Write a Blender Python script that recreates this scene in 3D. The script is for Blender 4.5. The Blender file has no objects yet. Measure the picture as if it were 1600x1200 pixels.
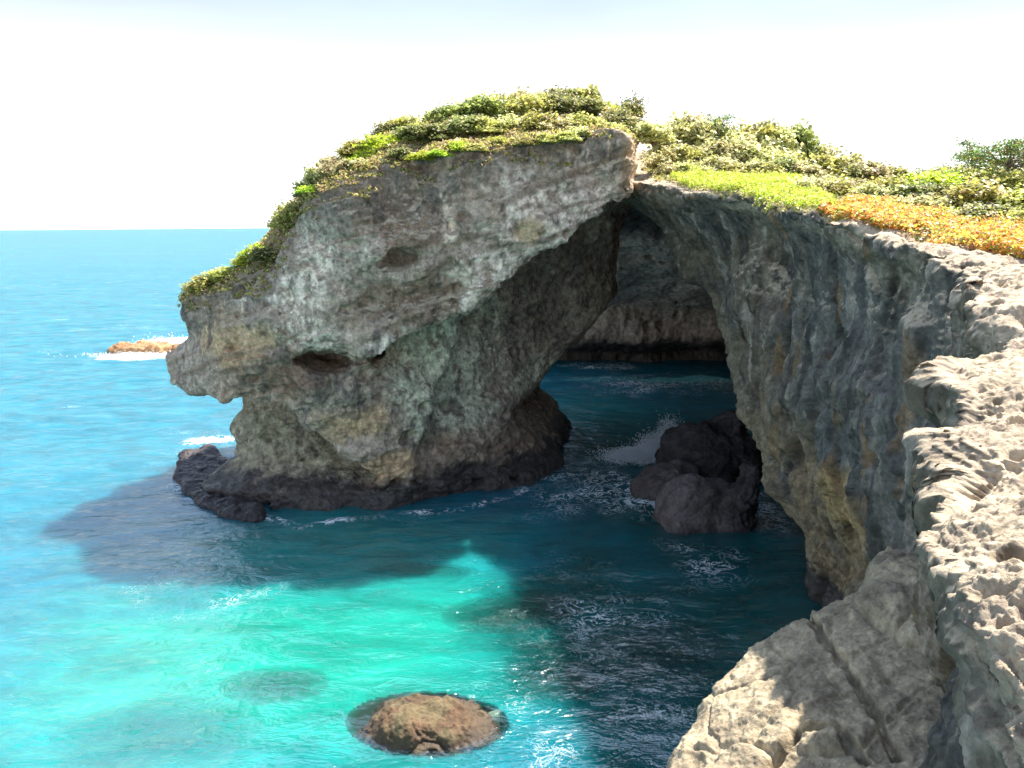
import bpy, math, random
import numpy as np

random.seed(7)
R = math.radians
C = bpy.context.scene.collection
scene = bpy.context.scene

# ------------------------------------------------------------------ camera, sky, sun, exposure
CAM_H = 16.0                      # eye above the sea (z = 0)
F_PX = 1300.0                     # focal length in photograph pixels (1600 wide)
PITCH = math.atan((600 - 353) / F_PX)
ROLL = R(-0.45)
cam_d = bpy.data.cameras.new('camera')
cam = bpy.data.objects.new('camera', cam_d)
C.objects.link(cam)
cam.location = (0, 0, CAM_H)
cam.rotation_mode = 'XYZ'
from mathutils import Matrix, Vector
cam.rotation_euler = (Matrix.Rotation(math.pi/2 - PITCH, 4, 'X') @ Matrix.Rotation(ROLL, 4, 'Z')).to_euler()
cam_d.sensor_width = 36.0
cam_d.lens = 36.0 * F_PX / 1600.0
cam_d.clip_start = 0.1
cam_d.clip_end = 60000
scene.camera = cam

SUN_AZ = 49.0                     # degrees to the right of straight ahead (+Y)
SUN_EL = 56.0
world = bpy.data.worlds.new('World')
scene.world = world
world.use_nodes = True
nt = world.node_tree
nt.nodes.clear()
out = nt.nodes.new('ShaderNodeOutputWorld')
bg = nt.nodes.new('ShaderNodeBackground')
sky = nt.nodes.new('ShaderNodeTexSky')
sky.sky_type = 'NISHITA'
sky.sun_disc = False
sky.sun_elevation = R(SUN_EL)
sky.sun_rotation = R(SUN_AZ)
sky.air_density = 1.0
sky.dust_density = 0.8
sky.ozone_density = 1.0
bg.inputs['Strength'].default_value = 0.15
# thin bright haze that whitens the sky, strongest towards the horizon all the way round
tcw = nt.nodes.new('ShaderNodeTexCoord'); sxyz = nt.nodes.new('ShaderNodeSeparateXYZ')
nt.links.new(tcw.outputs['Generated'], sxyz.inputs[0])
ramp = nt.nodes.new('ShaderNodeMapRange'); ramp.interpolation_type = 'SMOOTHERSTEP'
ramp.inputs['From Min'].default_value = 0.15; ramp.inputs['From Max'].default_value = 0.75
ramp.inputs['To Min'].default_value = 0.94; ramp.inputs['To Max'].default_value = 0.45
nt.links.new(sxyz.outputs['Z'], ramp.inputs['Value'])
cl = nt.nodes.new('ShaderNodeTexNoise'); cl.inputs['Scale'].default_value = 1.6; cl.inputs['Detail'].default_value = 6
mpw = nt.nodes.new('ShaderNodeMapping'); mpw.inputs['Scale'].default_value = (1, 1, 5)
nt.links.new(tcw.outputs['Generated'], mpw.inputs[0]); nt.links.new(mpw.outputs[0], cl.inputs['Vector'])
cm = nt.nodes.new('ShaderNodeMapRange'); cm.inputs['From Min'].default_value = 0.35; cm.inputs['From Max'].default_value = 0.75; cm.inputs['To Min'].default_value = -0.08; cm.inputs['To Max'].default_value = 0.14
nt.links.new(cl.outputs['Fac'], cm.inputs['Value'])
ad = nt.nodes.new('ShaderNodeMath'); ad.operation = 'ADD'; ad.use_clamp = True
nt.links.new(ramp.outputs[0], ad.inputs[0]); nt.links.new(cm.outputs[0], ad.inputs[1])
mxw = nt.nodes.new('ShaderNodeMix'); mxw.data_type = 'RGBA'
nt.links.new(ad.outputs[0], mxw.inputs['Factor']); nt.links.new(sky.outputs[0], mxw.inputs['A']); 
hz = nt.nodes.new('ShaderNodeMapRange'); hz.interpolation_type = 'SMOOTHSTEP'
hz.inputs['From Min'].default_value = 0.06; hz.inputs['From Max'].default_value = 0.30
nt.links.new(sxyz.outputs['Z'], hz.inputs['Value'])
hc = nt.nodes.new('ShaderNodeMix'); hc.data_type = 'RGBA'
hc.inputs['A'].default_value = (3.3, 3.4, 3.5, 1); hc.inputs['B'].default_value = (1.08, 1.34, 1.66, 1)
nt.links.new(hz.outputs[0], hc.inputs['Factor']); nt.links.new(hc.outputs['Result'], mxw.inputs['B'])
nt.links.new(mxw.outputs['Result'], bg.inputs['Color'])
nt.links.new(bg.outputs[0], out.inputs['Surface'])

sd = bpy.data.lights.new('sun', 'SUN')
sd.energy = 4.3
sd.angle = R(0.53)
sd.color = (1.0, 0.94, 0.85)
sun = bpy.data.objects.new('sun', sd)
C.objects.link(sun)
sdir = Vector((math.sin(R(SUN_AZ))*math.cos(R(SUN_EL)), math.cos(R(SUN_AZ))*math.cos(R(SUN_EL)), math.sin(R(SUN_EL))))
sun.rotation_euler = sdir.to_track_quat('Z', 'Y').to_euler()
sun.location = (30, 20, 60)

scene.view_settings.view_transform = 'Standard'
scene.view_settings.look = 'None'
scene.view_settings.exposure = 1.75
scene.view_settings.gamma = 1.0
scene.view_settings.use_curve_mapping = False

# ------------------------------------------------------------------ numeric helpers
rng = np.random.default_rng(11)
_perm = rng.permutation(256).astype(np.int32)
_perm = np.concatenate([_perm, _perm, _perm])
_g = rng.normal(size=(256, 3)).astype(np.float32)
_g /= np.linalg.norm(_g, axis=1, keepdims=True)

def noise(x, y, z, seed=0):
    """gradient noise, about -0.7 .. 0.7"""
    x = np.asarray(x, np.float32) + np.float32(17.13*seed + 100); y = np.asarray(y, np.float32) + np.float32(5.71*seed + 100); z = np.asarray(z, np.float32) + np.float32(9.37*seed + 100)
    x, y, z = np.broadcast_arrays(x, y, z)
    xi = np.floor(x); yi = np.floor(y); zi = np.floor(z)
    fx = x-xi; fy = y-yi; fz = z-zi
    xi = xi.astype(np.int32) & 255; yi = yi.astype(np.int32) & 255; zi = zi.astype(np.int32) & 255
    u = fx*fx*fx*(fx*(fx*6-15)+10); v = fy*fy*fy*(fy*(fy*6-15)+10); w = fz*fz*fz*(fz*(fz*6-15)+10)
    def gr(dx, dy, dz):
        h = _perm[_perm[_perm[xi+dx]+yi+dy]+zi+dz]
        g = _g[h]
        return g[..., 0]*(fx-dx)+g[..., 1]*(fy-dy)+g[..., 2]*(fz-dz)
    a = gr(0, 0, 0); b = gr(1, 0, 0); a = a+(b-a)*u
    c = gr(0, 1, 0); d = gr(1, 1, 0); c = c+(d-c)*u
    a = a+(c-a)*v
    e = gr(0, 0, 1); f = gr(1, 0, 1); e = e+(f-e)*u
    g2 = gr(0, 1, 1); h2 = gr(1, 1, 1); g2 = g2+(h2-g2)*u
    e = e+(g2-e)*v
    return a+(e-a)*w

def fbm(x, y, z, octv=4, seed=0, gain=0.5):
    s = 0; a = 1.0; f = 1.0
    for i in range(octv):
        s = s + a*noise(x*f, y*f, z*f, seed+i*3)
        a *= gain; f *= 2.03
    return s

def ridge(x, y, z, octv=4, seed=0, gain=0.5):
    s = 0; a = 1.0; f = 1.0; n = 0
    for i in range(octv):
        s = s + a*(1-np.abs(noise(x*f, y*f, z*f, seed+i*3))*2.2)
        n += a
        a *= gain; f *= 2.07
    return s/n

def smax(a, b, k=0.8):
    h = np.clip(0.5+0.5*(a-b)/k, 0, 1)
    return b+(a-b)*h + k*h*(1-h)

def smin(a, b, k=0.8):
    return -smax(-a, -b, k)

def worley(x, y, z, seed=0):
    """distance to the nearest and second nearest feature point, and a value for the nearest one"""
    x = np.asarray(x, np.float32)+np.float32(13.7*seed+100); y = np.asarray(y, np.float32)+np.float32(7.3*seed+100); z = np.asarray(z, np.float32)+np.float32(3.1*seed+100)
    xi = np.floor(x).astype(np.int32); yi = np.floor(y).astype(np.int32); zi = np.floor(z).astype(np.int32)
    f1 = np.full(x.shape, 9, np.float32); f2 = f1.copy(); val = np.zeros(x.shape, np.float32)
    for i in (-1, 0, 1):
        for j in (-1, 0, 1):
            for k in (-1, 0, 1):
                h = _perm[_perm[_perm[(xi+i) & 255]+((yi+j) & 255)]+((zi+k) & 255)]
                g = _w[h]
                d = (xi+i+g[:, 0]-x)**2+(yi+j+g[:, 1]-y)**2+(zi+k+g[:, 2]-z)**2
                m = d < f1
                f2 = np.where(m, f1, np.minimum(f2, d)); val = np.where(m, g[:, 3], val); f1 = np.where(m, d, f1)
    return np.sqrt(f1), np.sqrt(f2), val
_w = rng.random((256, 4)).astype(np.float32)

def sstep(a, b, x):
    t = np.clip((x-a)/(b-a), 0, 1)
    return t*t*(3-2*t)

CP, SP = math.cos(PITCH), math.sin(PITCH)
def ray(px, py):
    x = (px-800)/F_PX; z = (600-py)/F_PX
    x, z = x*math.cos(ROLL)+z*math.sin(ROLL)*-1, z*math.cos(ROLL)+x*math.sin(ROLL)
    return np.array([x, CP+SP*z, -SP+CP*z])
def atY(px, py, Y):
    d = ray(px, py); return d*(Y/d[1])+np.array([0, 0, CAM_H])
def atZ(px, py, Z):
    d = ray(px, py); return d*((Z-CAM_H)/d[2])+np.array([0, 0, CAM_H])

class RBF:
    """smooth interpolation of scattered values over a plane"""
    def __init__(s, P, v, c=1.0):
        s.P = np.asarray(P, float); v = np.asarray(v, float); s.c = c
        n = len(s.P); K = np.sqrt(((s.P[:, None]-s.P[None])**2).sum(-1)+c*c)
        A = np.zeros((n+1, n+1)); A[:n, :n] = K-0.02*np.eye(n); A[:n, n] = 1; A[n, :n] = 1
        s.w = np.linalg.solve(A, np.append(v, 0))
    def __call__(s, a, b):
        a, b = np.broadcast_arrays(np.asarray(a, float), np.asarray(b, float))
        r = np.full(a.shape, s.w[-1])
        for (p, q), w in zip(s.P, s.w[:-1]):
            r = r + w*np.sqrt((a-p)**2+(b-q)**2+s.c**2)
        return r.astype(np.float32)

def banded(d, xs, ys, zs, fn, w=2.0):
    """add fn(x, y, z) to the field only near its zero surface"""
    I = np.nonzero(np.abs(d) < w)
    d = d.astype(np.float32).copy()
    d[I] += fn(xs[I[0]], ys[I[1]], zs[I[2]]).astype(np.float32)
    return d

def surface_nets(f, x0, h):
    """zero surface of the field f sampled on a grid; returns vertices and quads"""
    s = f < 0
    nx, ny, nz = f.shape
    acc = np.zeros((nx-1, ny-1, nz-1, 3), np.float32); cnt = np.zeros((nx-1, ny-1, nz-1), np.float32)
    def sl(o, ax):
        r = []
        for i, n in enumerate(f.shape):
            r.append(slice(o[i], n-1+o[i]) )
        return tuple(r)
    for ax in range(3):
        others = [a for a in range(3) if a != ax]
        for p in (0, 1):
            for q in (0, 1):
                o0 = [0, 0, 0]; o0[others[0]] = p; o0[others[1]] = q
                o1 = list(o0); o1[ax] = 1
                a = f[sl(o0, ax)]; b = f[sl(o1, ax)]
                m = (a < 0) != (b < 0)
                t = np.zeros_like(a); t[m] = a[m]/(a[m]-b[m])
                cnt += m
                mm = m.astype(np.float32)
                acc[..., ax] += t*mm
                acc[..., others[0]] += p*mm
                acc[..., others[1]] += q*mm
    act = cnt > 0
    idx = np.full(act.shape, -1, np.int64); idx[act] = np.arange(act.sum())
    I = np.argwhere(act)
    V = (I + acc[act]/cnt[act][:, None])*h + np.asarray(x0)
    Q = []
    for ax in range(3):
        b, c = [(1, 2), (2, 0), (0, 1)][ax]
        o1 = [0, 0, 0]; o1[ax] = 1
        lo = [slice(None)]*3; hi = [slice(None)]*3
        lo[ax] = slice(0, -1); hi[ax] = slice(1, None)
        lo[b] = hi[b] = slice(1, -1); lo[c] = hi[c] = slice(1, -1)
        A = s[tuple(lo)]; B = s[tuple(hi)]
        m = A != B
        P = np.argwhere(m); inside = A[m]
        P[:, b] += 1; P[:, c] += 1
        def g(db, dc):
            T = P.copy(); T[:, b] -= db; T[:, c] -= dc
            return idx[T[:, 0], T[:, 1], T[:, 2]]
        q = np.stack([g(1, 1), g(0, 1), g(0, 0), g(1, 0)], 1)
        q[~inside] = q[~inside][:, ::-1]
        Q.append(q)
    Q = np.concatenate(Q); Q = Q[(Q >= 0).all(1)]
    return V.astype(np.float64), Q

def quads_to_tris(V, Q):
    d1 = ((V[Q[:, 0]]-V[Q[:, 2]])**2).sum(1); d2 = ((V[Q[:, 1]]-V[Q[:, 3]])**2).sum(1)
    m = d1 < d2
    T = np.concatenate([Q[m][:, [0, 1, 2]], Q[m][:, [0, 2, 3]], Q[~m][:, [0, 1, 3]], Q[~m][:, [1, 2, 3]]])
    return T

def normals(V, T):
    n = np.cross(V[T[:, 1]]-V[T[:, 0]], V[T[:, 2]]-V[T[:, 0]])
    N = np.zeros_like(V)
    for k in range(3):
        for j in range(3):
            N[:, j] += np.bincount(T[:, k], n[:, j], len(V))
    return N/np.maximum(np.linalg.norm(N, axis=1, keepdims=True), 1e-9)

def relax(V, T, n=2, w=0.5):
    E = np.concatenate([T[:, [0, 1]], T[:, [1, 2]], T[:, [2, 0]]]); a = np.concatenate([E[:, 0], E[:, 1]]); b = np.concatenate([E[:, 1], E[:, 0]])
    cnt = np.maximum(np.bincount(a, minlength=len(V)), 1)[:, None]
    for _ in range(n):
        S = np.stack([np.bincount(a, V[b, j], len(V)) for j in range(3)], 1)/cnt
        V = V+(S-V)*w
    return V

CAMP = np.array([0, 0, CAM_H])
def refine(V, T, k, minl, passes=8, far=3.0):
    """split triangle edges longer than k times their distance from the viewpoint (a conforming mesh)"""
    for _ in range(passes):
        N = normals(V, T)
        E = np.sort(np.concatenate([T[:, [0, 1]], T[:, [1, 2]], T[:, [2, 0]]]), 1)
        key = E[:, 0]*len(V)+E[:, 1]
        uk, inv = np.unique(key, return_inverse=True)
        ea = uk // len(V); eb = uk % len(V)
        M = (V[ea]+V[eb])/2; L = np.linalg.norm(V[ea]-V[eb], axis=1)
        D = np.linalg.norm(M-CAMP, axis=1)
        vd = ((M-CAMP)*(N[ea]+N[eb])/2).sum(1)/D
        az = np.degrees(np.arctan2(M[:, 0], M[:, 1]))
        dep_ = np.degrees(np.arctan2(CAM_H-M[:, 2], np.hypot(M[:, 0], M[:, 1])))
        outf = (np.abs(az) > 35) | (dep_ > 39)
        mul = np.where((vd > np.where(D < 30, 0.75, 0.3)) | (M[:, 2] < -1.0), far, 1.0)*np.where(outf, 2.5, 1.0)*np.where((np.abs(az) > 50) | (dep_ > 50), 2.5, 1.0)
        mark = L > np.maximum(k*D*mul, minl)
        if mark.sum() == 0: break
        new = np.full(len(uk), -1, np.int64); new[mark] = len(V)+np.arange(mark.sum())
        V = np.concatenate([V, M[mark]])
        nT = len(T); e0 = new[inv[:nT]]; e1 = new[inv[nT:2*nT]]; e2 = new[inv[2*nT:]]
        c = (e0 >= 0).astype(int)+(e1 >= 0)+(e2 >= 0)
        outT = [T[c == 0]]
        m = c == 3
        a, b, d = T[m].T; x, y, z = e0[m], e1[m], e2[m]
        outT += [np.stack(q, 1) for q in ((a, x, z), (x, b, y), (z, y, d), (x, y, z))]
        ee = np.stack([e0, e1, e2], 1)
        for r in range(3):
            m = (c == 1) & (ee[:, r] >= 0)
            a, b, d = T[m][:, r], T[m][:, (r+1) % 3], T[m][:, (r+2) % 3]; x = ee[m][:, r]
            outT += [np.stack((a, x, d), 1), np.stack((x, b, d), 1)]
            m = (c == 2) & (ee[:, r] < 0)              # edge r unsplit
            a, b, d = T[m][:, r], T[m][:, (r+1) % 3], T[m][:, (r+2) % 3]
            y = ee[m][:, (r+1) % 3]; z = ee[m][:, (r+2) % 3]
            outT += [np.stack((a, b, y), 1), np.stack((a, y, z), 1), np.stack((z, y, d), 1)]
        T = np.concatenate(outT)
    return V, T

def make_mesh(name, V, F, mat, attrs=None, smooth=True, uvs=None):
    me = bpy.data.meshes.new(name)
    F = np.asarray(F); n = F.shape[1]
    me.vertices.add(len(V)); me.vertices.foreach_set('co', np.asarray(V, np.float32).ravel())
    me.loops.add(F.size); me.loops.foreach_set('vertex_index', F.astype(np.int32).ravel())
    me.polygons.add(len(F)); me.polygons.foreach_set('loop_start', np.arange(0, F.size, n, dtype=np.int32))
    me.update(calc_edges=True)
    me.polygons.foreach_set('use_smooth', np.full(len(F), smooth))
    for k, v in (attrs or {}).items():
        v = np.asarray(v, np.float32)
        if v.ndim == 1:
            a = me.attributes.new(k, 'FLOAT', 'POINT'); a.data.foreach_set('value', v)
        else:
            a = me.attributes.new(k, 'FLOAT_COLOR', 'POINT')
            if v.shape[1] == 3: v = np.concatenate([v, np.ones((len(v), 1), np.float32)], 1)
            a.data.foreach_set('color', v.ravel())
    if mat: me.materials.append(mat)
    return me

def add(name, me, parent=None, label=None, cat=None, group=None, kind=None, loc=(0, 0, 0), rot=(0, 0, 0), scale=(1, 1, 1)):
    o = bpy.data.objects.new(name, me); C.objects.link(o)
    o.location = loc; o.rotation_euler = rot; o.scale = scale
    if parent: o.parent = parent
    if label: o['label'] = label
    if cat: o['category'] = cat
    if group: o['group'] = group
    if kind: o['kind'] = kind
    return o

# ------------------------------------------------------------------ materials
def new_mat(name):
    m = bpy.data.materials.new(name); m.use_nodes = True
    m.node_tree.nodes.clear()
    return m, m.node_tree
def N(t, kind, **kw):
    n = t.nodes.new(kind)
    for k, v in kw.items():
        if k.startswith('i_'): n.inputs[k[2:].replace('_', ' ')].default_value = v
        else: setattr(n, k, v)
    return n

def rock_material(name, rough=0.9, bump_near=0.7, mott=0.36):
    m, t = new_mat(name)
    o = N(t, 'ShaderNodeOutputMaterial'); p = N(t, 'ShaderNodeBsdfPrincipled')
    p.inputs['Roughness'].default_value = rough
    p.inputs['Specular IOR Level'].default_value = 0.25
    at = N(t, 'ShaderNodeAttribute', attribute_name='Col')
    wt = N(t, 'ShaderNodeAttribute', attribute_name='wet')
    tc = N(t, 'ShaderNodeNewGeometry')
    n1 = N(t, 'ShaderNodeTexNoise'); n1.inputs['Scale'].default_value = 2.2; n1.inputs['Detail'].default_value = 9; n1.inputs['Roughness'].default_value = 0.68
    n2 = N(t, 'ShaderNodeTexNoise'); n2.inputs['Scale'].default_value = 8; n2.inputs['Detail'].default_value = 6; n2.inputs['Roughness'].default_value = 0.7
    vo = N(t, 'ShaderNodeTexVoronoi'); vo.inputs['Scale'].default_value = 5.5
    for n in (n1, n2, vo): t.links.new(tc.outputs['Position'], n.inputs['Vector'])
    mr = N(t, 'ShaderNodeMapRange'); mr.inputs['From Min'].default_value = 0.3; mr.inputs['From Max'].default_value = 0.7
    mr.inputs['To Min'].default_value = 1-mott; mr.inputs['To Max'].default_value = 1+mott*0.8
    t.links.new(n1.outputs['Fac'], mr.inputs['Value'])
    mr2 = N(t, 'ShaderNodeMapRange'); mr2.inputs['From Min'].default_value = 0.3; mr2.inputs['From Max'].default_value = 0.7
    mr2.inputs['To Min'].default_value = 0.70; mr2.inputs['To Max'].default_value = 1.28
    t.links.new(n2.outputs['Fac'], mr2.inputs['Value'])
    mu = N(t, 'ShaderNodeMath', operation='MULTIPLY'); t.links.new(mr.outputs[0], mu.inputs[0]); t.links.new(mr2.outputs[0], mu.inputs[1])
    vm = N(t, 'ShaderNodeVectorMath', operation='SCALE'); t.links.new(at.outputs['Color'], vm.inputs[0]); t.links.new(mu.outputs[0], vm.inputs['Scale'])
    t.links.new(vm.outputs[0], p.inputs['Base Color'])
    rr = N(t, 'ShaderNodeMapRange'); rr.inputs['To Min'].default_value = rough; rr.inputs['To Max'].default_value = 0.32
    t.links.new(wt.outputs['Fac'], rr.inputs['Value']); t.links.new(rr.outputs[0], p.inputs['Roughness'])
    b1 = N(t, 'ShaderNodeBump'); b1.inputs['Strength'].default_value = 0.9; b1.inputs['Distance'].default_value = 0.22*bump_near
    b2 = N(t, 'ShaderNodeBump'); b2.inputs['Strength'].default_value = 0.8; b2.inputs['Distance'].default_value = 0.04*bump_near
    b3 = N(t, 'ShaderNodeBump'); b3.inputs['Strength'].default_value = 0.5; b3.inputs['Distance'].default_value = 0.06*bump_near
    t.links.new(n1.outputs['Fac'], b1.inputs['Height']); t.links.new(n2.outputs['Fac'], b2.inputs['Height']); t.links.new(vo.outputs['Distance'], b3.inputs['Height'])
    t.links.new(b1.outputs[0], b3.inputs['Normal']); t.links.new(b3.outputs[0], b2.inputs['Normal']); t.links.new(b2.outputs[0], p.inputs['Normal'])
    t.links.new(p.outputs[0], o.inputs['Surface'])
    return m
M_ROCK = rock_material('limestone_rock')
M_NEAR = rock_material('boulder_rock', bump_near=0.6, mott=0.4)

def leaf_material(name):
    m, t = new_mat(name)
    o = N(t, 'ShaderNodeOutputMaterial'); p = N(t, 'ShaderNodeBsdfPrincipled')
    at = N(t, 'ShaderNodeAttribute', attribute_name='Col')
    oi = N(t, 'ShaderNodeObjectInfo')
    hs = N(t, 'ShaderNodeHueSaturation')
    mr = N(t, 'ShaderNodeMapRange'); mr.inputs['To Min'].default_value = 0.475; mr.inputs['To Max'].default_value = 0.52
    mv = N(t, 'ShaderNodeMapRange'); mv.inputs['To Min'].default_value = 0.9; mv.inputs['To Max'].default_value = 1.4
    t.links.new(oi.outputs['Random'], mr.inputs['Value']); t.links.new(oi.outputs['Random'], mv.inputs['Value'])
    t.links.new(mr.outputs[0], hs.inputs['Hue']); t.links.new(mv.outputs[0], hs.inputs['Value'])
    t.links.new(at.outputs['Color'], hs.inputs['Color'])
    t.links.new(hs.outputs[0], p.inputs['Base Color'])
    p.inputs['Roughness'].default_value = 0.42
    tr = N(t, 'ShaderNodeBsdfTranslucent'); t.links.new(hs.outputs[0], tr.inputs['Color'])
    mx = N(t, 'ShaderNodeMixShader'); mx.inputs[0].default_value = 0.5
    t.links.new(p.outputs[0], mx.inputs[1]); t.links.new(tr.outputs[0], mx.inputs[2])
    t.links.new(mx.outputs[0], o.inputs['Surface'])
    return m
M_LEAF = leaf_material('leaf')
def plain(name, col, rough=0.85):
    m, t = new_mat(name)
    o = N(t, 'ShaderNodeOutputMaterial'); p = N(t, 'ShaderNodeBsdfPrincipled')
    n = N(t, 'ShaderNodeTexNoise'); n.inputs['Scale'].default_value = 9; n.inputs['Detail'].default_value = 5
    r = N(t, 'ShaderNodeMix', data_type='RGBA'); t.links.new(n.outputs['Fac'], r.inputs['Factor'])
    r.inputs['A'].default_value = (*[c*0.6 for c in col], 1); r.inputs['B'].default_value = (*[c*1.35 for c in col], 1)
    t.links.new(r.outputs['Result'], p.inputs['Base Color']); p.inputs['Roughness'].default_value = rough
    t.links.new(p.outputs[0], o.inputs['Surface'])
    return m
M_WOOD = plain('grey_wood', (0.16, 0.13, 0.10))
M_SAND = plain('sea_bed_sand', (0.50, 0.46, 0.36))

# ------------------------------------------------------------------ plateau height
def P3(lst):                       # (px, py, Y) -> world points
    return np.array([atY(*q) for q in lst])
top_pts = [(0, 0, 14.2), (1.6, 3.2, 14.05), (3.3, 6.3, 14.1), (6, 11.5, 14.3), (7.3, 13.5, 14.4), (8.8, 16.4, 14.8), (9.5, 21, 15.4), (10.0, 26, 15.95), (10.4, 31, 16.6), (9.95, 38, 17.25),
           (8.9, 43.3, 17.75), (7.3, 47.3, 18.3), (6.6, 52, 18.6), (9.0, 50, 18.6), (12, 19, 15.0), (15, 25, 15.4), (13.5, 31, 16.3), (13, 40, 17.7), (18, 38, 17.0), (21, 49, 18.0), (12.5, 57.7, 20.0), (18, 64, 20.6), (27, 60, 18.4),
           (25, 80, 19.5), (40, 60, 18.3), (40, 30, 15.8), (30, 10, 14.8), (8, 3, 14.1), (0, -15, 14.0), (15, -15, 14.2), (20, 25, 15.7), (24, 38, 16.8), (8, 70, 22), (10, 95, 20), (45, 95, 18),
           (65, 40, 17), (65, 80, 18), (5, 62, 21.5)]
TOP_R = RBF([(a, b) for a, b, c in top_pts], [c for a, b, c in top_pts], 1.5)
hp = [atY(*q) for q in [(985, 213, 45.5), (900, 216, 45.2), (800, 228, 45), (700, 243, 44.8), (600, 262, 44.5), (560, 275, 44.4), (500, 300, 44.7), (462, 328, 45.2), (440, 380, 45.2),
      (425, 415, 45.2), (380, 432, 46), (330, 448, 47), (285, 468, 48.5), (270, 478, 50),
      (610, 215, 52), (700, 195, 54), (800, 183, 57), (890, 172, 60), (985, 190, 58), (520, 262, 50), (470, 310, 50), (400, 420, 52), (310, 450, 54)]]
hp += [np.array(q) for q in [(-8, 64, 20), (3, 66, 22.5), (-16, 60, 13), (-20, 56, 11), (-12, 58, 16.5), (12, 60, 20.5), (13, 50, 19.5), (8, 52, 20.9)]]
TOP_H = RBF([(p[0], p[1]) for p in hp], [p[2] for p in hp], 0.7)

# ------------------------------------------------------------------ headland with the arch's left leg
def rbf_Y(lst, c=0.6):
    W = P3(lst); return RBF(W[:, [0, 2]], W[:, 1], c)
F_UP = rbf_Y([(975, 225, 45.6), (985, 290, 46.2), (955, 312, 46.4), (900, 240, 45.3), (850, 330, 44.9), (880, 370, 45.6), (800, 250, 45.1), (800, 400, 45.3), (830, 420, 45.6),
    (700, 245, 45.0), (700, 350, 44.5), (700, 430, 44.9), (700, 480, 45.3), (600, 265, 44.9), (600, 350, 44.7), (600, 400, 43.9), (650, 400, 44.2), (620, 440, 45.1), (580, 440, 44.9), (620, 520, 44.6), (560, 300, 44.0), (560, 380, 44.1),
    (500, 320, 44.5), (520, 450, 43.9), (560, 555, 44.5), (470, 345, 45.2), (450, 430, 44.9), (400, 455, 45.5), (350, 460, 46.3), (290, 480, 47.6), (272, 490, 49.3), (300, 520, 47.2), (400, 520, 44.9), (480, 500, 44.3)])
F_MID = rbf_Y([(258, 560, 50), (268, 600, 50), (300, 560, 47.0), (300, 600, 47.2), (340, 600, 46.2), (400, 560, 44.9), (400, 610, 45.3), (480, 620, 44.8), (470, 550, 44.8), (550, 620, 45.3), (540, 670, 45.6),
    (600, 720, 46.2), (620, 745, 46.8), (640, 680, 47.3), (600, 600, 46.6), (640, 560, 48.3), (480, 660, 45.6), (330, 520, 46.5), (450, 520, 44.8)])
F_LOW = rbf_Y([(345, 650, 50), (335, 700, 50), (380, 700, 48.6), (430, 650, 48.8), (430, 720, 48), (430, 775, 47.2), (500, 700, 48.2), (500, 760, 47), (600, 775, 47.2), (600, 740, 47.8), (640, 640, 49.2),
    (700, 550, 50), (650, 500, 49.5), (720, 480, 50.7), (750, 560, 51.2), (700, 650, 49.4), (700, 710, 48.8), (700, 755, 49.5), (780, 650, 51.3), (770, 700, 50.2), (780, 735, 50.8), (840, 730, 52.4), (862, 690, 55.5),
    (800, 560, 53), (850, 480, 54.2), (850, 580, 55.2), (900, 420, 55.5), (930, 480, 57), (950, 350, 55), (960, 400, 57.5), (600, 560, 48.5), (550, 520, 48.5)])
lipw = [atY(*q) for q in [(985, 305, 46.3), (958, 312, 46.4), (900, 362, 45.6), (850, 402, 45.6), (790, 442, 45.4), (720, 484, 45.2), (650, 528, 44.8), (600, 548, 44.6), (550, 560, 44.5), (500, 560, 44.4)]]
lipw = sorted([(p[0], p[2]) for p in lipw]); lipw = [(-30, 4), (-13, 7.0)] + lipw + [(12, 17.5)]
diagw = [atY(*q) for q in [(300, 615, 48), (345, 628, 47), (400, 632, 46), (440, 640, 46), (500, 684, 46), (560, 722, 46.3), (610, 758, 46.8), (640, 748, 47.3), (660, 690, 48), (680, 600, 49)]]
diagw = [(-30, 7.0)] + [(p[0], p[2]) for p in diagw] + [(0, 14)]
LW = [(-5, -18.8), (0, -18.7), (3.4, -19.0), (5.0, -18.1), (5.8, -18.2), (6.4, -19.6), (6.9, -20.6), (8.4, -21.0), (9.2, -19.9), (9.95, -19.1), (10.8, -19.2), (12.2, -19.7), (14, -19), (30, -14)]
EW = [(-4, 3.2), (0, 3.3), (1, 3.2), (2.2, 2.3), (3.2, 1.0), (4.2, 0.6), (5.5, 1.9), (7.7, 3.9), (11, 6.6), (14.5, 6.7), (17.0, 7.2), (18.5, 8.0), (30, 8.0)]

def terp(tab, z):
    return np.interp(z, [a for a, b in tab], [b for a, b in tab]).astype(np.float32)
def ell(X, Y, Z, c, r):
    q = np.sqrt(((X-c[0])/r[0])**2+((Y-c[1])/r[1])**2+((Z-c[2])/r[2])**2)
    return (q-1)*min(r)

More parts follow.
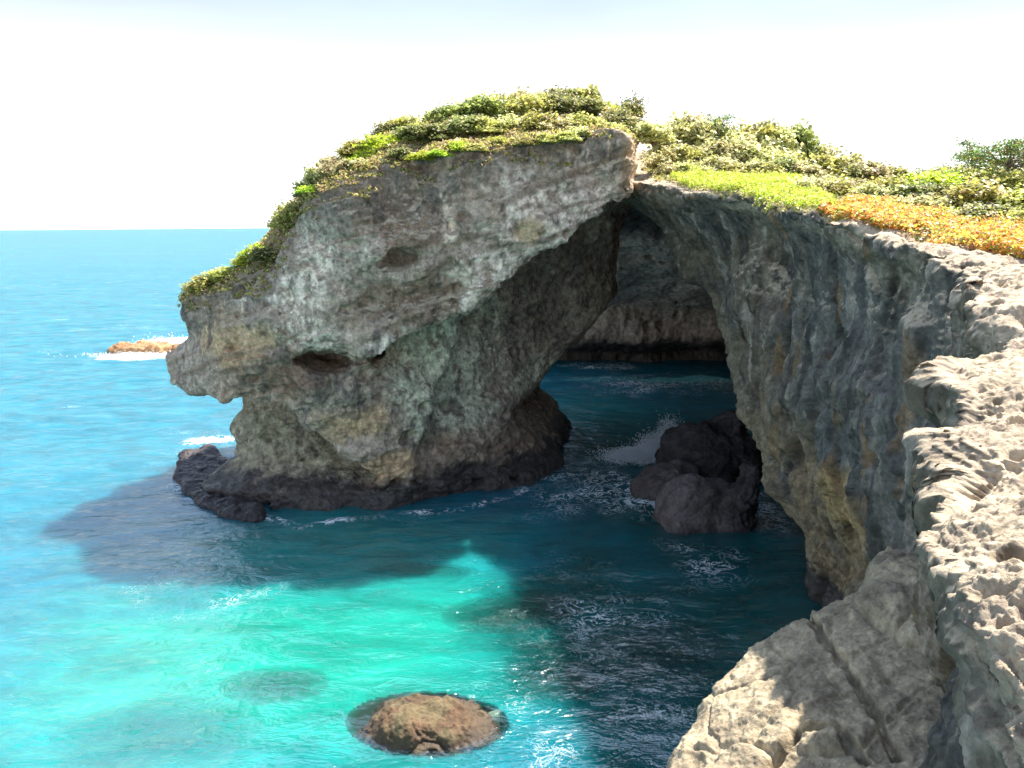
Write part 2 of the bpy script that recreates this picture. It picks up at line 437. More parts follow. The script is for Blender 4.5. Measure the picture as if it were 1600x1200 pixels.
def build_headland():
    h = 0.26; x0 = (-25, 39, -3.0)
    xs = np.arange(x0[0], 13, h, dtype=np.float32); ys = np.arange(x0[1], 71, h, dtype=np.float32); zs = np.arange(x0[2], 25.5, h, dtype=np.float32)
    X = xs[:, None, None]; Y = ys[None, :, None]; Z = zs[None, None, :]
    X2 = xs[:, None]; Z2 = zs[None, :]
    fu = F_UP(X2, Z2)[:, None, :]; fm = F_MID(X2, Z2)[:, None, :]; fl = F_LOW(X2, Z2)[:, None, :]+(1.1*sstep(-6, 0, X2)*sstep(3.5, 6, Z2)+1.3*sstep(-6.5, -9, X2)*sstep(0.8, 2.0, Z2))[:, None, :]
    warp = 1.0*noise(X*0.3, 0*Y, Z*0.1, 1)
    lip = terp(lipw, xs)[:, None, None]; dia = terp(diagw, xs)[:, None, None]
    U = smax(fu-Y, (lip + 0.16*(Y-fu) + 0.3*warp) - Z, 0.15)
    M = smax(fm-Y, (dia + 0.28*(Y-fm) + 0.25*warp) - Z, 0.2)
    lw = terp(LW, zs)[None, None, :]; ew = terp(EW, zs)[None, None, :]
    lowleft = (lw + 0.30*np.abs(Y-50)) - X
    U = smax(U, lowleft, 1.2); M = smax(M, lowleft, 1.0); 
    Wl = smax(fl-Y, lowleft+0.3, 1.2)
    Wl = smax(Wl, X-(ew+0.18*(Y-57)), 0.8)
    U = smax(U, X-(6.5+0.14*(Y-46)), 0.3)
    M = smax(M, X-(-3.0), 0.6)
    d = smin(U, smin(M, Wl, 0.12), 0.1)
    # tidal bench at the foot
    bench = smax(fl-1.0-Y+0.6*noise(X*0.5, 0*Y, Z*0.2, 5), np.abs(Z-0.1)-0.75, 0.3); bench = smax(bench, lowleft-0.4, 0.4); bench = smax(bench, X-ew-0.2, 0.5)
    d = smin(d, bench, 0.3)
    # the two dark holes and lesser pockets
    for (px, py, Yc, r) in [(512, 566, 45.6, (1.25, 2.2, 0.52)), (488, 556, 45.4, (0.8, 1.6, 0.45)), (590, 551, 47.5, (0.6, 3.2, 0.6)), (378, 624, 46.4, (0.8, 1.2, 0.4)), (635, 402, 44.6, (0.8, 0.9, 0.16)), (605, 413, 44.5, (0.9, 0.9, 0.18)), (572, 430, 44.5, (0.8, 0.8, 0.16)), (775, 470, 48, (.5, 1.5, 1.0)), (960, 560, 60, (1, 1, 1))]:
        c = atY(px, py, Yc); d = smax(d, -ell(X, Y, Z, c, r), 0.25)
    th = TOP_H(xs[:, None], ys[None, :])[:, :, None]
    d = smax(d, Z-(th+0.35*noise(X*0.45, Y*0.45, 0*Z, 9)), 0.5)
    back = 66+2.0*noise(X*0.15, 0*Y, Z*0.15, 12)
    d = smax(d, Y-back-0*X, 1.0)
    d = banded(d, xs, ys, zs, lambda a, b, c_: 0.5*noise(a*0.33, b*0.33, c_*0.4, 3) + 0.2*noise(a*0.8, b*0.8, c_*0.9, 4))
    d = smax(d, (-2.2)-Z, 0.1)
    V, Q = surface_nets(d.astype(np.float32), x0, h)
    T = quads_to_tris(V, Q)
    V = relax(V, T, 2, 0.5)
    V, T = refine(V, T, 0.0022, 0.02, 6, 3.0)
    return V, T

def clampmix(a, b, t):
    return a+(b-a)*t[:, None]
def colour(V, Nn, region):
    x, y, z = V.T
    pale = np.array([0.56, 0.52, 0.43]); grey = np.array([0.33, 0.30, 0.25]); brown = np.array([0.30, 0.23, 0.15]); dark = np.array([0.12, 0.115, 0.105])
    ochre = np.array([0.40, 0.29, 0.17]); green = np.array([0.37, 0.40, 0.32]); tan = np.array([0.50, 0.40, 0.28]); blue = np.array([0.12, 0.135, 0.145])
    n1 = fbm(x*0.16, y*0.16, z*0.2, 4, 40); n2 = fbm(x*0.35, y*0.35, z*0.35, 5, 50, 0.6); n3 = fbm(x*1.4, y*1.4, z*0.35, 4, 60, 0.6); n4 = fbm(x*0.9, y*0.9, z*0.9, 5, 70, 0.65)
    c = np.tile(grey, (len(V), 1))
    if region == 'head':
        def gz(px, py, rx, rz, Yc=45.5, rot=0.0):
            q = atY(px, py, Yc); a = (x-q[0]); b = (z-q[2]); cs, sn = math.cos(rot), math.sin(rot)
            d_ = np.sqrt(((a*cs+b*sn)/rx)**2+((-a*sn+b*cs)/rz)**2)
            return sstep(1.35, 0.65, d_+0.9*n2+0.35*n4)
        fine = fbm(x*2.6, y*2.6, z*2.6, 4, 77, .7)
        brn = np.array([0.36, 0.30, 0.235]); plg = np.array([0.60, 0.57, 0.50])
        c = clampmix(c, brn, sstep(-0.3, 0.3, n1))
        for q in [(850, 330, 3.4, 3.0), (760, 430, 3.6, 1.5, 45.5, .5), (480, 400, 2.2, 2.6), (660, 505, 3.4, 0.7, 45, .45), (600, 390, 1.0, 1.2), (420, 450, 2.5, 1.2), (940, 260, 1.3, 2.2), (500, 520, 2.0, 0.8)]:
            c = clampmix(c, plg, gz(*q)*0.95*sstep(-0.45, 0.05, n4+.3*fine))
        for q in [(640, 340, 2.8, 1.6), (640, 470, 2.6, 1.5, 45, .4), (450, 580, 2.4, 1.2)]:
            c = clampmix(c, np.array([0.20, 0.155, 0.115]), gz(*q)*0.95)
        for q in [(370, 530, 2.3, 1.3), (560, 670, 2.2, 1.2), (600, 740, 1.6, .8), (820, 360, .9, .8), (690, 700, 1.0, 1.0)]:
            c = clampmix(c, np.array([0.43, 0.33, 0.20]), gz(*q)*0.8)
        for q in [(700, 290, .45, 1.9), (705, 360, .35, 1.1)]:
            c = clampmix(c, np.array([0.66, 0.60, 0.50]), gz(*q)*0.9)
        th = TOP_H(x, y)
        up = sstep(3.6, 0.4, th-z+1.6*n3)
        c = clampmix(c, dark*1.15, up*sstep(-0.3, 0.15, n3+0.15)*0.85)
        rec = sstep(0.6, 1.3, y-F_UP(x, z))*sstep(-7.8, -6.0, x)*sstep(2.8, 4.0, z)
        c = clampmix(c, np.array([0.30, 0.27, 0.22]), rec)
        for q in [(640, 590, 1.6, 1.6, 48.5), (690, 570, 3.0, 3.0, 49.5), (700, 500, 2.0, 1.6, 49), (760, 500, 1.4, 1.8, 50), (720, 650, 1.8, 1.4, 49.5), (830, 600, 1.8, 1.0, 52)]:
            c = clampmix(c, green*1.12, rec*gz(*q)*sstep(-.7, -.1, fine+n4))
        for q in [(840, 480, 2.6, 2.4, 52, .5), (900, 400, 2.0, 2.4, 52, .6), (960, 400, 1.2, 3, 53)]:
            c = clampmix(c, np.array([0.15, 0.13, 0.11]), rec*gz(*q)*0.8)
        low = sstep(6, 3.8, z)*sstep(0.9, 1.6, y-F_MID(x, z))*sstep(-4, -6.5, x)
        c = clampmix(c, np.array([0.27, 0.28, 0.21]), low*0.85)
        foot = sstep(4.2, 3.0, z+0.8*n2)*sstep(-6.5, -4, x)
        c = clampmix(c, np.array([0.19, 0.16, 0.125]), foot*0.75)
        c = clampmix(c, dark, sstep(0.22, 0.42, fbm(x*0.8, y*0.8, z*0.3, 5, 90, .68))*0.7)
        sb = z-0.30*x+0.1*y+0.5*noise(x*.3, y*.3, z*.3, 19)
        stl = sstep(0.18, 0.40, noise(x*0.22, y*0.22, sb*2.3, 26)+.25*fine)*sstep(-0.2, 0.3, noise(x*.2, y*.2, z*.2, 27)+.15)
        c = clampmix(c, np.array([0.16, 0.125, 0.09]), stl*0.7)
        c = c*(1+0.8*np.clip(fine, -.6, .6))[:, None]*np.array([1.40, 1.17, 1.05])
    elif region == 'cliff':
        wx = x+.5*noise(x*.4, y*.4, z*.25, 7); wy = y+.5*noise(x*.4, y*.4, z*.25, 8)
        st = fbm(wx*1.3, wy*1.3, z*0.13, 4, 61, .62); st2 = fbm(wx*3.0, wy*3.0, z*0.3, 3, 66, .62); fine = fbm(x*2.6, y*2.6, z*2.6, 4, 77, .7)
        c = clampmix(np.tile(np.array([0.17, 0.15, 0.115]), (len(V), 1)), np.array([0.105, 0.11, 0.11]), sstep(-0.2, 0.25, n1))
        c = clampmix(c, np.array([0.24, 0.225, 0.18]), sstep(0.0, 0.4, n2)*0.7)
        midb = sstep(5, 3, np.abs(z-10.5+1.5*n2))*sstep(16, 20, y)*sstep(38, 30, y)
        c = clampmix(c, np.array([0.15, 0.165, 0.17]), midb*0.65)
        c = clampmix(c, np.array([0.36, 0.34, 0.30]), sstep(0.15, 0.5, st+.3*st2)*0.75)
        c = clampmix(c, np.array([0.05, 0.05, 0.05]), sstep(0.12, 0.42, -st-.3*st2)*0.75*sstep(3, 7, z))
        c = clampmix(c, np.array([0.24, 0.15, 0.07]), sstep(0.3, 0.5, fbm(wx*.7, wy*.7, z*.12, 3, 88))*0.6)
        low = sstep(8.5, 5.5, z+1.5*n1)*sstep(24, 28, y)
        c = clampmix(c, np.array([0.30, 0.245, 0.155]), low*sstep(-0.5, 0.1, n2+.4*fine)*0.85)
        c = clampmix(c, np.array([0.46, 0.34, 0.17]), sstep(2.2, 1.2, np.sqrt((y-27.5)**2+((z-6.0)*1.1)**2)+.8*n2)*0.7)
        edge = sstep(3.0, 1.0, np.abs(y-np.interp(z, [a for a, b in YE], [b for a, b in YE])+1))*sstep(13, 10, z)
        c = clampmix(c, np.array([0.31, 0.28, 0.20]), edge*0.6)
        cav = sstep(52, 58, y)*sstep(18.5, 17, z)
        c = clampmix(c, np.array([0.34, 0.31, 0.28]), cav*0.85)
        c = clampmix(c, np.array([0.07, 0.07, 0.065]), cav*sstep(14.3, 15.6, z+.6*n4)*0.85)  # ceiling shade under the apex, painted as near-black rock colour
        c = clampmix(c, np.array([0.04, 0.04, 0.04]), cav*sstep(15.3, 16.3, z)*0.8)  # painted shade, blacker still towards the top of the cave
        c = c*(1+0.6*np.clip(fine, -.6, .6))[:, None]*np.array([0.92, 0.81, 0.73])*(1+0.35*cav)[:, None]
    if region == 'head': c = clampmix(c, np.array([0.45, 0.30, 0.18]), sstep(5.6, 6.4, x)*sstep(17, 18, z)*0.7)
    topm = sstep(0.25, 0.55, Nn[:, 2])
    if region == 'cliff':
        hd = TOP_R(x, y)-z; bxx = np.interp(y, [q for p, q in brink], [p for p, q in brink]); topm = np.maximum(topm*sstep(12.5, 13.2, z), sstep(1.1, 0.5, hd)*sstep(0.2, 0.8, x-bxx))
    if region == 'head': topm = topm*sstep(10, 11, z)
    tcol = clampmix(np.tile(tan, (len(V), 1)), np.array([0.40, 0.32, 0.23]), sstep(-0.05, 0.4, n4+.8*fbm(x*5, y*5, z*5, 3, 34, .7)))
    tcol = clampmix(tcol, np.array([0.17, 0.13, 0.105]), sstep(0.26, 0.48, .6*fbm(x*6, y*6, z*6, 3, 35, .7)+fbm(x*1.1, y*1.1, z, 4, 33, .6))*0.8)
    c = c*(1-topm[:, None])+tcol*topm[:, None]
    wet = sstep(1.9, 1.1, z+0.7*n4+0.5*n2)
    if region == 'cliff': wet = np.maximum(wet, sstep(56, 62, y)*sstep(3.4, 2.4, z+0.8*n4))
    c = clampmix(c, np.array([0.055, 0.048, 0.045]), wet*0.92)
    return c, wet

def rock_finish(V, T, region):
    Nn = normals(V, T)
    x, y, z = V.T
    up = sstep(0.4, 0.8, Nn[:, 2]); side = 1-up
    D = np.linalg.norm(V-CAMP, axis=1)
    if region == 'head':
        # bedding that dips to the left: overhanging steps, plus blocky joints and grit
        s = z-0.30*x+0.1*y+0.5*noise(x*.3, y*.3, z*.3, 19)
        saw = lambda q: q-np.floor(q)
        bedm = sstep(-0.1, 0.35, noise(x*0.18, y*0.18, z*0.22, 21)+0.1)
        l = bedm*(0.26*(saw(s*0.45)-.5)+0.07*(saw(s*2.1+.3)-.5))
        f1, f2, v1 = worley(x*0.33+.6*noise(x*.7, y*.7, z*.7, 6), y*0.33, z*0.45+.5*noise(x*.7, y*.7, z*.7, 16), 1)
        blk = 0.50*(v1-0.5)*sstep(0.0, 0.30, f2-f1)
        f1, f2, v1 = worley(x*1.3+.5*noise(x*2, y*2, z*2, 6), y*1.3, z*1.5, 2)
        blk2 = 0.07*(v1-0.5)*sstep(0.0, 0.2, f2-f1)
        g = 0.50*fbm(x*0.42, y*0.42, z*0.42, 7, 30, 0.52)+0.045*fbm(x*4, y*4, z*4, 3, 44, .7)
        g = g-0.22*sstep(0.25, 0.45, noise(x*.9, y*.9, z*1.1, 46))
        th = TOP_H(x, y)
        fl = 0.34*(ridge(x*0.9, y*0.9, z*0.16, 3, 38)-0.55)*sstep(5.0, 1.0, th-z)
        w1 = noise(x*.5, y*.5, z*.5, 150)
        cr = sstep(0.035, 0.0, np.abs(noise(x*.28+.5*w1, y*.28, z*.42-x*.08, 151)))+.8*sstep(0.03, 0.0, np.abs(noise(x*.6+.5*w1, y*.6, z*.3, 152)))*(w1 > 0)
        f1, f2, v1 = worley(x*.62, y*.62, z*.75, 7)
        pk_ = sstep(.34, .14, f1+.1*noise(x*2, y*2, z*2, 153))*sstep(.66, .74, v1)
        g = g-0.07*cr*sstep(-.1, .3, w1)-0.60*pk_+0.14*(ridge(x*1.2, y*1.2, z*1.2, 4, 154, .55)-.5)
        smooth_ = 1-0.65*sstep(0.8, 2.0, y-F_UP(x, z))*sstep(-8, -5, x)*sstep(3, 5, z)
        d = side*((l+blk+blk2)*smooth_+g+fl)+up*(0.22*fbm(x*0.8, y*0.8, z, 5, 41, .6))
    else:
        wx = x+.5*noise(x*.4, y*.4, z*.25, 7); wy = y+.5*noise(x*.4, y*.4, z*.25, 8)
        f1, f2, v1 = worley(wx*0.55, wy*0.55, z*0.16, 3)
        bl_ = 0.45*(v1-0.5)*sstep(0.0, 0.2, f2-f1)-0.30*sstep(0.16, 0.0, f2-f1)
        flute = 0.50*(ridge(wx*0.42, wy*0.42, z*0.08, 4, 22, .5)-0.55)+0.13*(ridge(x*1.6, y*1.6, z*0.3, 3, 26, .6)-0.5)
        g = 0.70*fbm(x*0.24, y*0.24, z*0.2, 7, 31, 0.53)
        nearf = sstep(4, 18, D)
        lo = side > -1
        f1, f2, v1 = worley(x*1.05, y*1.05, z*1.05, 4)
        pitb = -0.30*sstep(0.42, 0.10, f1)*sstep(.35, .6, v1)*(0.45+.55*nearf)
        f1, f2, v1 = worley(x*3.1, y*3.1, z*3.1, 5)
        f3, f4, v3 = worley(x*7.5, y*7.5, z*7.5, 6)
        pits = (-0.055*sstep(0.5, 0.2, f3)*sstep(.4, .7, v3)-0.17*sstep(0.45, 0.15, f1)*sstep(.35, .7, v1)+0.02*f1)
        kar = 0.060*(ridge(x*3.6, y*3.6, z*3.6, 4, 57, .6)-.5)+0.022*(ridge(x*11, y*11, z*11, 2, 58, .65)-.5)+0.12*(-0.5+ridge(x*0.9, y*0.9, z*0.9, 4, 45, .6))*(0.3+0.7*nearf) + 0.045*fbm(x*3.4, y*3.4, z*3.4, 5, 48, .72)+0.030*fbm(x*9, y*9, z*9, 3, 47, .7)+0.20*fbm(x*.45, y*.45, z*.45, 3, 49)*(0.3+.7*nearf)
        jag = 0.12*(ridge(x*4.0, y*4.0, z*2.0, 3, 55, .65)-0.5)
        cav = sstep(50, 56, y)
        w1 = noise(x*.5, y*.5, z*.5, 150)
        cr = sstep(0.035, 0.0, np.abs(noise(x*.4+.5*w1, y*.4, z*.12, 151)))+.8*sstep(0.03, 0.0, np.abs(noise(x*.25, y*.25, z*.4+.4*w1, 152)))*(w1 > 0)
        f1, f2, v1 = worley(x*.6, y*.6, z*.42, 7)
        pk_ = sstep(.36, .14, f1+.1*noise(x*2, y*2, z*2, 153))*sstep(.60, .70, v1)
        g = g+(-0.10*cr-0.80*pk_)*sstep(8, 18, D)+0.16*(ridge(x*1.2, y*1.2, z*.8, 4, 154, .58)-.5)
        fw = sstep(0.5, 0.2, np.abs(Nn[:, 2]))
        d = side*((flute+bl_)*fw*(0.5+.5*sstep(6, 25, y))*(1-.5*cav)+g*(0.65+.35*nearf)+jag+0.10*fbm(x*2.2, y*2.2, z*1.6, 4, 43, .65))+up*(kar+pitb+pits)
    V = V+Nn*d[:, None]
    Nn = normals(V, T)
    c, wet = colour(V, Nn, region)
    return V, c, wet

V, T = build_headland()
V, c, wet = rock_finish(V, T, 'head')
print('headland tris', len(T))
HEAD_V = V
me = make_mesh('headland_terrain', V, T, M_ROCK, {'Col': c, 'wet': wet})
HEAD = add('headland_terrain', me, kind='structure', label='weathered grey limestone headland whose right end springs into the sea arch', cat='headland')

# ------------------------------------------------------------------ right-hand cliff, plateau and sea cave
def rbf_X(lst, c=0.8):
    W = P3(lst); return RBF(W[:, 1:], W[:, 0], c)
brink = [(-1.2, -15), (-0.6, -4), (-0.45, -0.5), (0.15, 1.2), (0.85, 2.7), (1.7, 3.6), (2.15, 4.3), (2.85, 5.0), (2.95, 6.1), (3.8, 7.2), (4.35, 8.3), (5.0, 9.2), (5.7, 10.9), (7.4, 12.4), (7.6, 14.2), (9.3, 16.4), (9.3, 18), (10.5, 19.6), (10.7, 23), (10.6, 27), (10.5, 31), (10.3, 35), (9.95, 39), (8.9, 43.3), (7.3, 47.3), (6.4, 51), (5, 56), (2.5, 60), (1, 66), (1, 72), (6, 78), (8, 88), (-3, 92), (-3, 110)]  # unseen plateau edge behind the arch is shaped for light inside the cave
gl = P3([(1300, 450, 27.5), (1300, 600, 28), (1200, 400, 37.5), (1200, 500, 37.3), (1200, 600, 36.5), (1400, 480, 20.5), (1400, 600, 20.8), (1300, 720, 28.3), (1300, 780, 29.3), (1380, 720, 22.8), (1250, 800, 33.6), (1340, 870, 29),
          (1400, 880, 23.3), (1250, 700, 32.8), (1180, 680, 37.8), (1160, 640, 39.3), (1110, 420, 45), (1050, 350, 48.5), (1280, 880, 33), (1280, 930, 33), (1150, 560, 43), (1120, 480, 45.5),
          (1250, 500, 32.6), (1350, 540, 24.6), (1350, 640, 25.0), (1430, 640, 18.6), (1430, 800, 18.2), (1460, 560, 17.0), (1440, 950, 16.8), (1330, 960, 26)])
gp = [(y, z, x) for x, y, z in gl] + [(y, TOP_R(x, y).item()-0.3, x) for x, y in brink if y < 56] + [(y, z, x+dx) for x, y in brink if 0 < y < 16 for z, dx in ((8, 0.45), (2, 0.6))] + \
     [(y, z, x) for x, y in brink if y < 0 or y > 56 for z in (14, 2)]
gp += [(y, -2, 12.6) for y in (28, 34, 40)] + [(22, -2, 11.5), (48, 2, 11), (54, 2, 9)]
G = RBF([(a, b) for a, b, c_ in gp], [c_ for a, b, c_ in gp], 0.5)
YE = [(-4, 34), (0, 34.5), (1.6, 35.2), (3.4, 36.8), (4.8, 38.8), (6.3, 40.4), (8, 43.0), (10.7, 46.5), (14.6, 49.6), (16.2, 50.4), (17.3, 51.6), (17.9, 52.2), (30, 52.2)]

def build_cliff():
    h = 0.38; x0 = (-5, -16, -3.0)
    xs = np.arange(x0[0], 66, h, dtype=np.float32); ys = np.arange(x0[1], 108, h, dtype=np.float32); zs = np.arange(x0[2], 24.5, h, dtype=np.float32)
    X = xs[:, None, None]; Y = ys[None, :, None]; Z = zs[None, None, :]
    g = G(ys[:, None], zs[None, :])[None, :, :]
    bx = np.interp(ys, [b for a, b in brink], [a for a, b in brink]).astype(np.float32)[None, :, None]
    wb = sstep(2.2, 0.4, TOP_R(xs[:, None], ys[None, :])[:, :, None]-Z)*sstep(30, 16, Y)
    g = g*(1-wb)+bx*wb
    tp2 = TOP_R(xs[:, None], ys[None, :])[:, :, None]
    g = g+0.75*sstep(0.35, 1.3, tp2-Z)*sstep(5.5, 3.0, tp2-Z)*sstep(48, 40, Y)
    g = g*sstep(60, 56, Y)+bx*sstep(56, 60, Y)
    d = g-X
    top = TOP_R(xs[:, None], ys[None, :])[:, :, None]
    d = smax(d*0.92, Z-top, 0.18)
    ye = terp(YE, zs)[None, None, :]
    # the sea cave behind the arch
    ceil = np.interp(ys, [30, 52, 57, 62, 68, 71, 74, 80, 88, 96], [17.7, 17.7, 18.6, 19.1, 18.6, 16.6, 15.2, 12.5, 9.5, 7.0]).astype(np.float32)[None, :, None]
    ceil = ceil - 0.10*np.maximum(X-12, 0) + 0.9*noise(X*0.25, Y*0.25, 0*X, 60)
    ceil = np.minimum(ceil, top-0.75)
    right = 21+0.12*(Y-50)+1.5*noise(0*X, Y*0.2, Z*0.3, 61)
    back = 95+1.6*noise(X*0.22, 0*Y, Z*0.3, 62)+4*sstep(2.6, 1.2, Z)
    void = smax(ye-Y+0.02*X, Z-ceil, 0.8); void = smax(void, X-right, 1.5); void = smax(void, Y-back, 1.2)
    d = smax(d, -void, 0.45)
    for (px, py, Yc, r) in [(1281, 545, 29.3, (1.1, 1.2, 0.75)), (1345, 835, 28.4, (1.2, 1.3, 0.55)), (1165, 520, 42, (0.8, 1.0, 0.6)), (1235, 655, 34.0, (1.0, .9, .6)), (1420, 840, 20, (0.5, 1.0, 1.3)), (1218, 420, 36, (.7, .8, .8)), (1168, 610, 39.8, (.7, .5, .7)), (1315, 410, 26.5, (.8, .6, 1.0)), (1440, 870, 17.8, (.6, .8, 1.6))]:
        c = atY(px, py, Yc); d = smax(d, -ell(X, Y, Z, c, r), 0.3)
    c = atY(1310, 745, 28.6)
    d = smin(d, ell(X, Y, Z, c+np.array([0.3, 0, 0.1]), (1.5, 2.0, 1.3)), 0.8)
    def rough(a, b, c_):
        fr_ = sstep(6, 24, np.hypot(a, b)); cc = sstep(0.0, 1.5, TOP_R(a, b)-c_); bb = np.interp(b, [q for p, q in brink], [p for p, q in brink])
        return (0.15+0.6*fr_)*cc*noise(a*0.30, b*0.30, c_*0.28, 3)+0.26*fr_*cc*noise(a*0.75, b*0.75, c_*0.4, 4) + \
            1.3*np.maximum(noise(a*0.62, b*0.62, 0*a, 15)-0.04, 0)*sstep(30, 24, b)*sstep(3.0, 0.9, a-bb)
    d = banded(d, xs, ys, zs, rough)
    d = smax(d, (-2.2)-Z, 0.1)
    for ax, lo_, hi_ in ((0, None, xs[-3]), (1, ys[2], ys[-3])):
        v = (X, Y)[ax]
        if lo_ is not None: d = smax(d, lo_-v, 0.2)
        d = smax(d, v-hi_, 0.2)
    V, Q = surface_nets(d.astype(np.float32), x0, h)
    T = quads_to_tris(V, Q)
    V = relax(V, T, 1, 0.5)
    V, T = refine(V, T, 0.010, 0.10, 4, 3.0)
    V = relax(V, T, 3, 0.5)
    V, T = refine(V, T, 0.0033, 0.018, 9, 3.0)
    return V, T
V, T = build_cliff()
print('cliff tris', len(T))
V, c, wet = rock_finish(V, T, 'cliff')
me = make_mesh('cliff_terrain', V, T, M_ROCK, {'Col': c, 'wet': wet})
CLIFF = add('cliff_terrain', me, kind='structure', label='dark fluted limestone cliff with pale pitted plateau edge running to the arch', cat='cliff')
CLIFF_V, CLIFF_T = V, T

# ------------------------------------------------------------------ rocks standing on their own
def blob(name, field, lo, hi, h, cols, label, cat='boulder', group=None, disp=0.12, wetz=0.5, k=0.0024, freq=1.0, mat=None, seed=0, kind=None, wetmax=0.92, relaxn=1, crack=None):
    xs = np.arange(lo[0], hi[0], h, dtype=np.float32); ys = np.arange(lo[1], hi[1], h, dtype=np.float32); zs = np.arange(lo[2], hi[2], h, dtype=np.float32)
    d = field(xs[:, None, None], ys[None, :, None], zs[None, None, :]).astype(np.float32)
    V, Q = surface_nets(d, lo, h); T = quads_to_tris(V, Q); V = relax(V, T, relaxn, .5)
    V, T = refine(V, T, k, 0.02, 6, 2.5)
    Nn = normals(V, T); x, y, z = V.T*freq
    f1, f2, v1 = worley(x*0.75+.2*noise(x, y, z, 6), y*0.75, z*0.75, 10+seed)
    dd = disp*(1.1*fbm(x*0.9, y*0.9, z*0.9, 6, 80+seed, .64)+0.7*(ridge(x*2, y*2, z*2, 3, 85+seed, .6)-.5)+1.5*(v1-.5)*sstep(0, .2, f2-f1)-.6*sstep(.1, 0, f2-f1))
    if crack:
        for line in crack:
            P = [atZ(q[0], q[1], 6.0)[:2] for q in line]; cd = np.full(len(V), 9.0)
            wob = 0.12*noise(V[:, 0]*2, V[:, 1]*2, 0*V[:, 0], 73)
            for (ax, ay), (bx_, by) in zip(P[:-1], P[1:]):
                ex, ey = bx_-ax, by-ay; t = np.clip(((V[:, 0]-ax)*ex+(V[:, 1]-ay)*ey)/(ex*ex+ey*ey), 0, 1)
                cd = np.minimum(cd, np.abs(np.hypot(V[:, 0]-ax-t*ex, V[:, 1]-ay-t*ey)+wob))
            dd = dd-0.30*sstep(0.14, 0.02, cd)
    V = V+Nn*dd[:, None]
    x, y, z = V.T
    a, b, w = [np.array(q) for q in cols]
    n = fbm(x*0.9, y*0.9, z*0.9, 5, 90+seed, .62)
    c = clampmix(np.tile(a, (len(V), 1)), b, sstep(-0.3, 0.3, n))
    wet = sstep(wetz+0.4, wetz-0.2, z+0.3*n)*wetmax
    c = clampmix(c, w, wet)
    o0 = np.array([(lo[0]+hi[0])/2, (lo[1]+hi[1])/2, 0.0])
    me = make_mesh(name, V-o0, T, mat or M_NEAR, {'Col': c, 'wet': wet})
    return add(name, me, label=label, cat=cat, group=group, kind=kind, loc=tuple(o0))

# big leaning slab below the near brink
sp = [(atZ(1350, 905, 7.2)), (atZ(1262, 942, 6.3)), (atZ(1200, 978, 5.9)), (atZ(1160, 1010, 5.6)), (atZ(1100, 1080, 5.1)), (atZ(1062, 1150, 4.8)), (atZ(1035, 1205, 4.5))]
spoly = [(p[0], p[1]) for p in sp] + [(2.2, 12.5), (1.6, 8.5), (1.6, 4.5), (5.5, 7.5), (9, 13), (12, 18), (13, 22.0), (10.8, 23)]
SPH = RBF([(p[0], p[1]) for p in sp]+[(7, 16), (5.5, 13), (8.8, 17.5), (10.5, 20), (4, 9), (3.4, 13.5)], [p[2] for p in sp]+[6.1, 5.8, 6.8, 7.6, 5.6, 5.1], 0.5)
def poly_sd(x, y, P):
    d = np.full(np.broadcast(x, y).shape, 1e9, np.float32); inside = np.zeros(d.shape, bool)
    n = len(P)
    for i in range(n):
        ax, ay = P[i]; bx_, by = P[(i+1) % n]
        ex, ey = bx_-ax, by-ay
        t = np.clip(((x-ax)*ex+(y-ay)*ey)/(ex*ex+ey*ey), 0, 1)
        d = np.minimum(d, np.hypot(x-ax-t*ex, y-ay-t*ey))
        cr = ((ay > y) != (by > y)) & (x < (bx_-ax)*(y-ay)/((by-ay) if by != ay else 1e-9)+ax)
        inside ^= cr
    return np.where(inside, -d, d)
def f_spur(X, Y, Z):
    pd = poly_sd(X[:, :, 0], Y[:, :, 0]+0*X[:, :, 0], spoly)[:, :, None]
    hh = SPH(X[:, :, 0]+0*Y[:, :, 0], Y[:, :, 0]+0*X[:, :, 0])[:, :, None]
    d = smax(pd-0.10*(6-Z), Z-hh-0.5*noise(X*.3, Y*.3, 0*X, 71)+0.0*X, 0.4)
    d = d + 0.45*noise(X*.35, Y*.35, Z*.35, 72)
    return smax(d, -1.8-Z, .1)
blob('rock_slab', f_spur, (-1, 2, -2.2), (15, 25.5, 9.5), 0.2, [(0.27, 0.22, 0.15), (0.42, 0.34, 0.225), (0.06, 0.05, 0.05)],
     'huge fallen limestone slab below the near brink, half sunlit and half in shade', 'rock slab', disp=0.13, wetz=0.4, freq=0.9, seed=1, crack=[[(1248, 945), (1285, 1010), (1330, 1075), (1362, 1120), (1400, 1195)], [(1150, 1190), (1250, 1130), (1310, 1140), (1350, 1190)]])

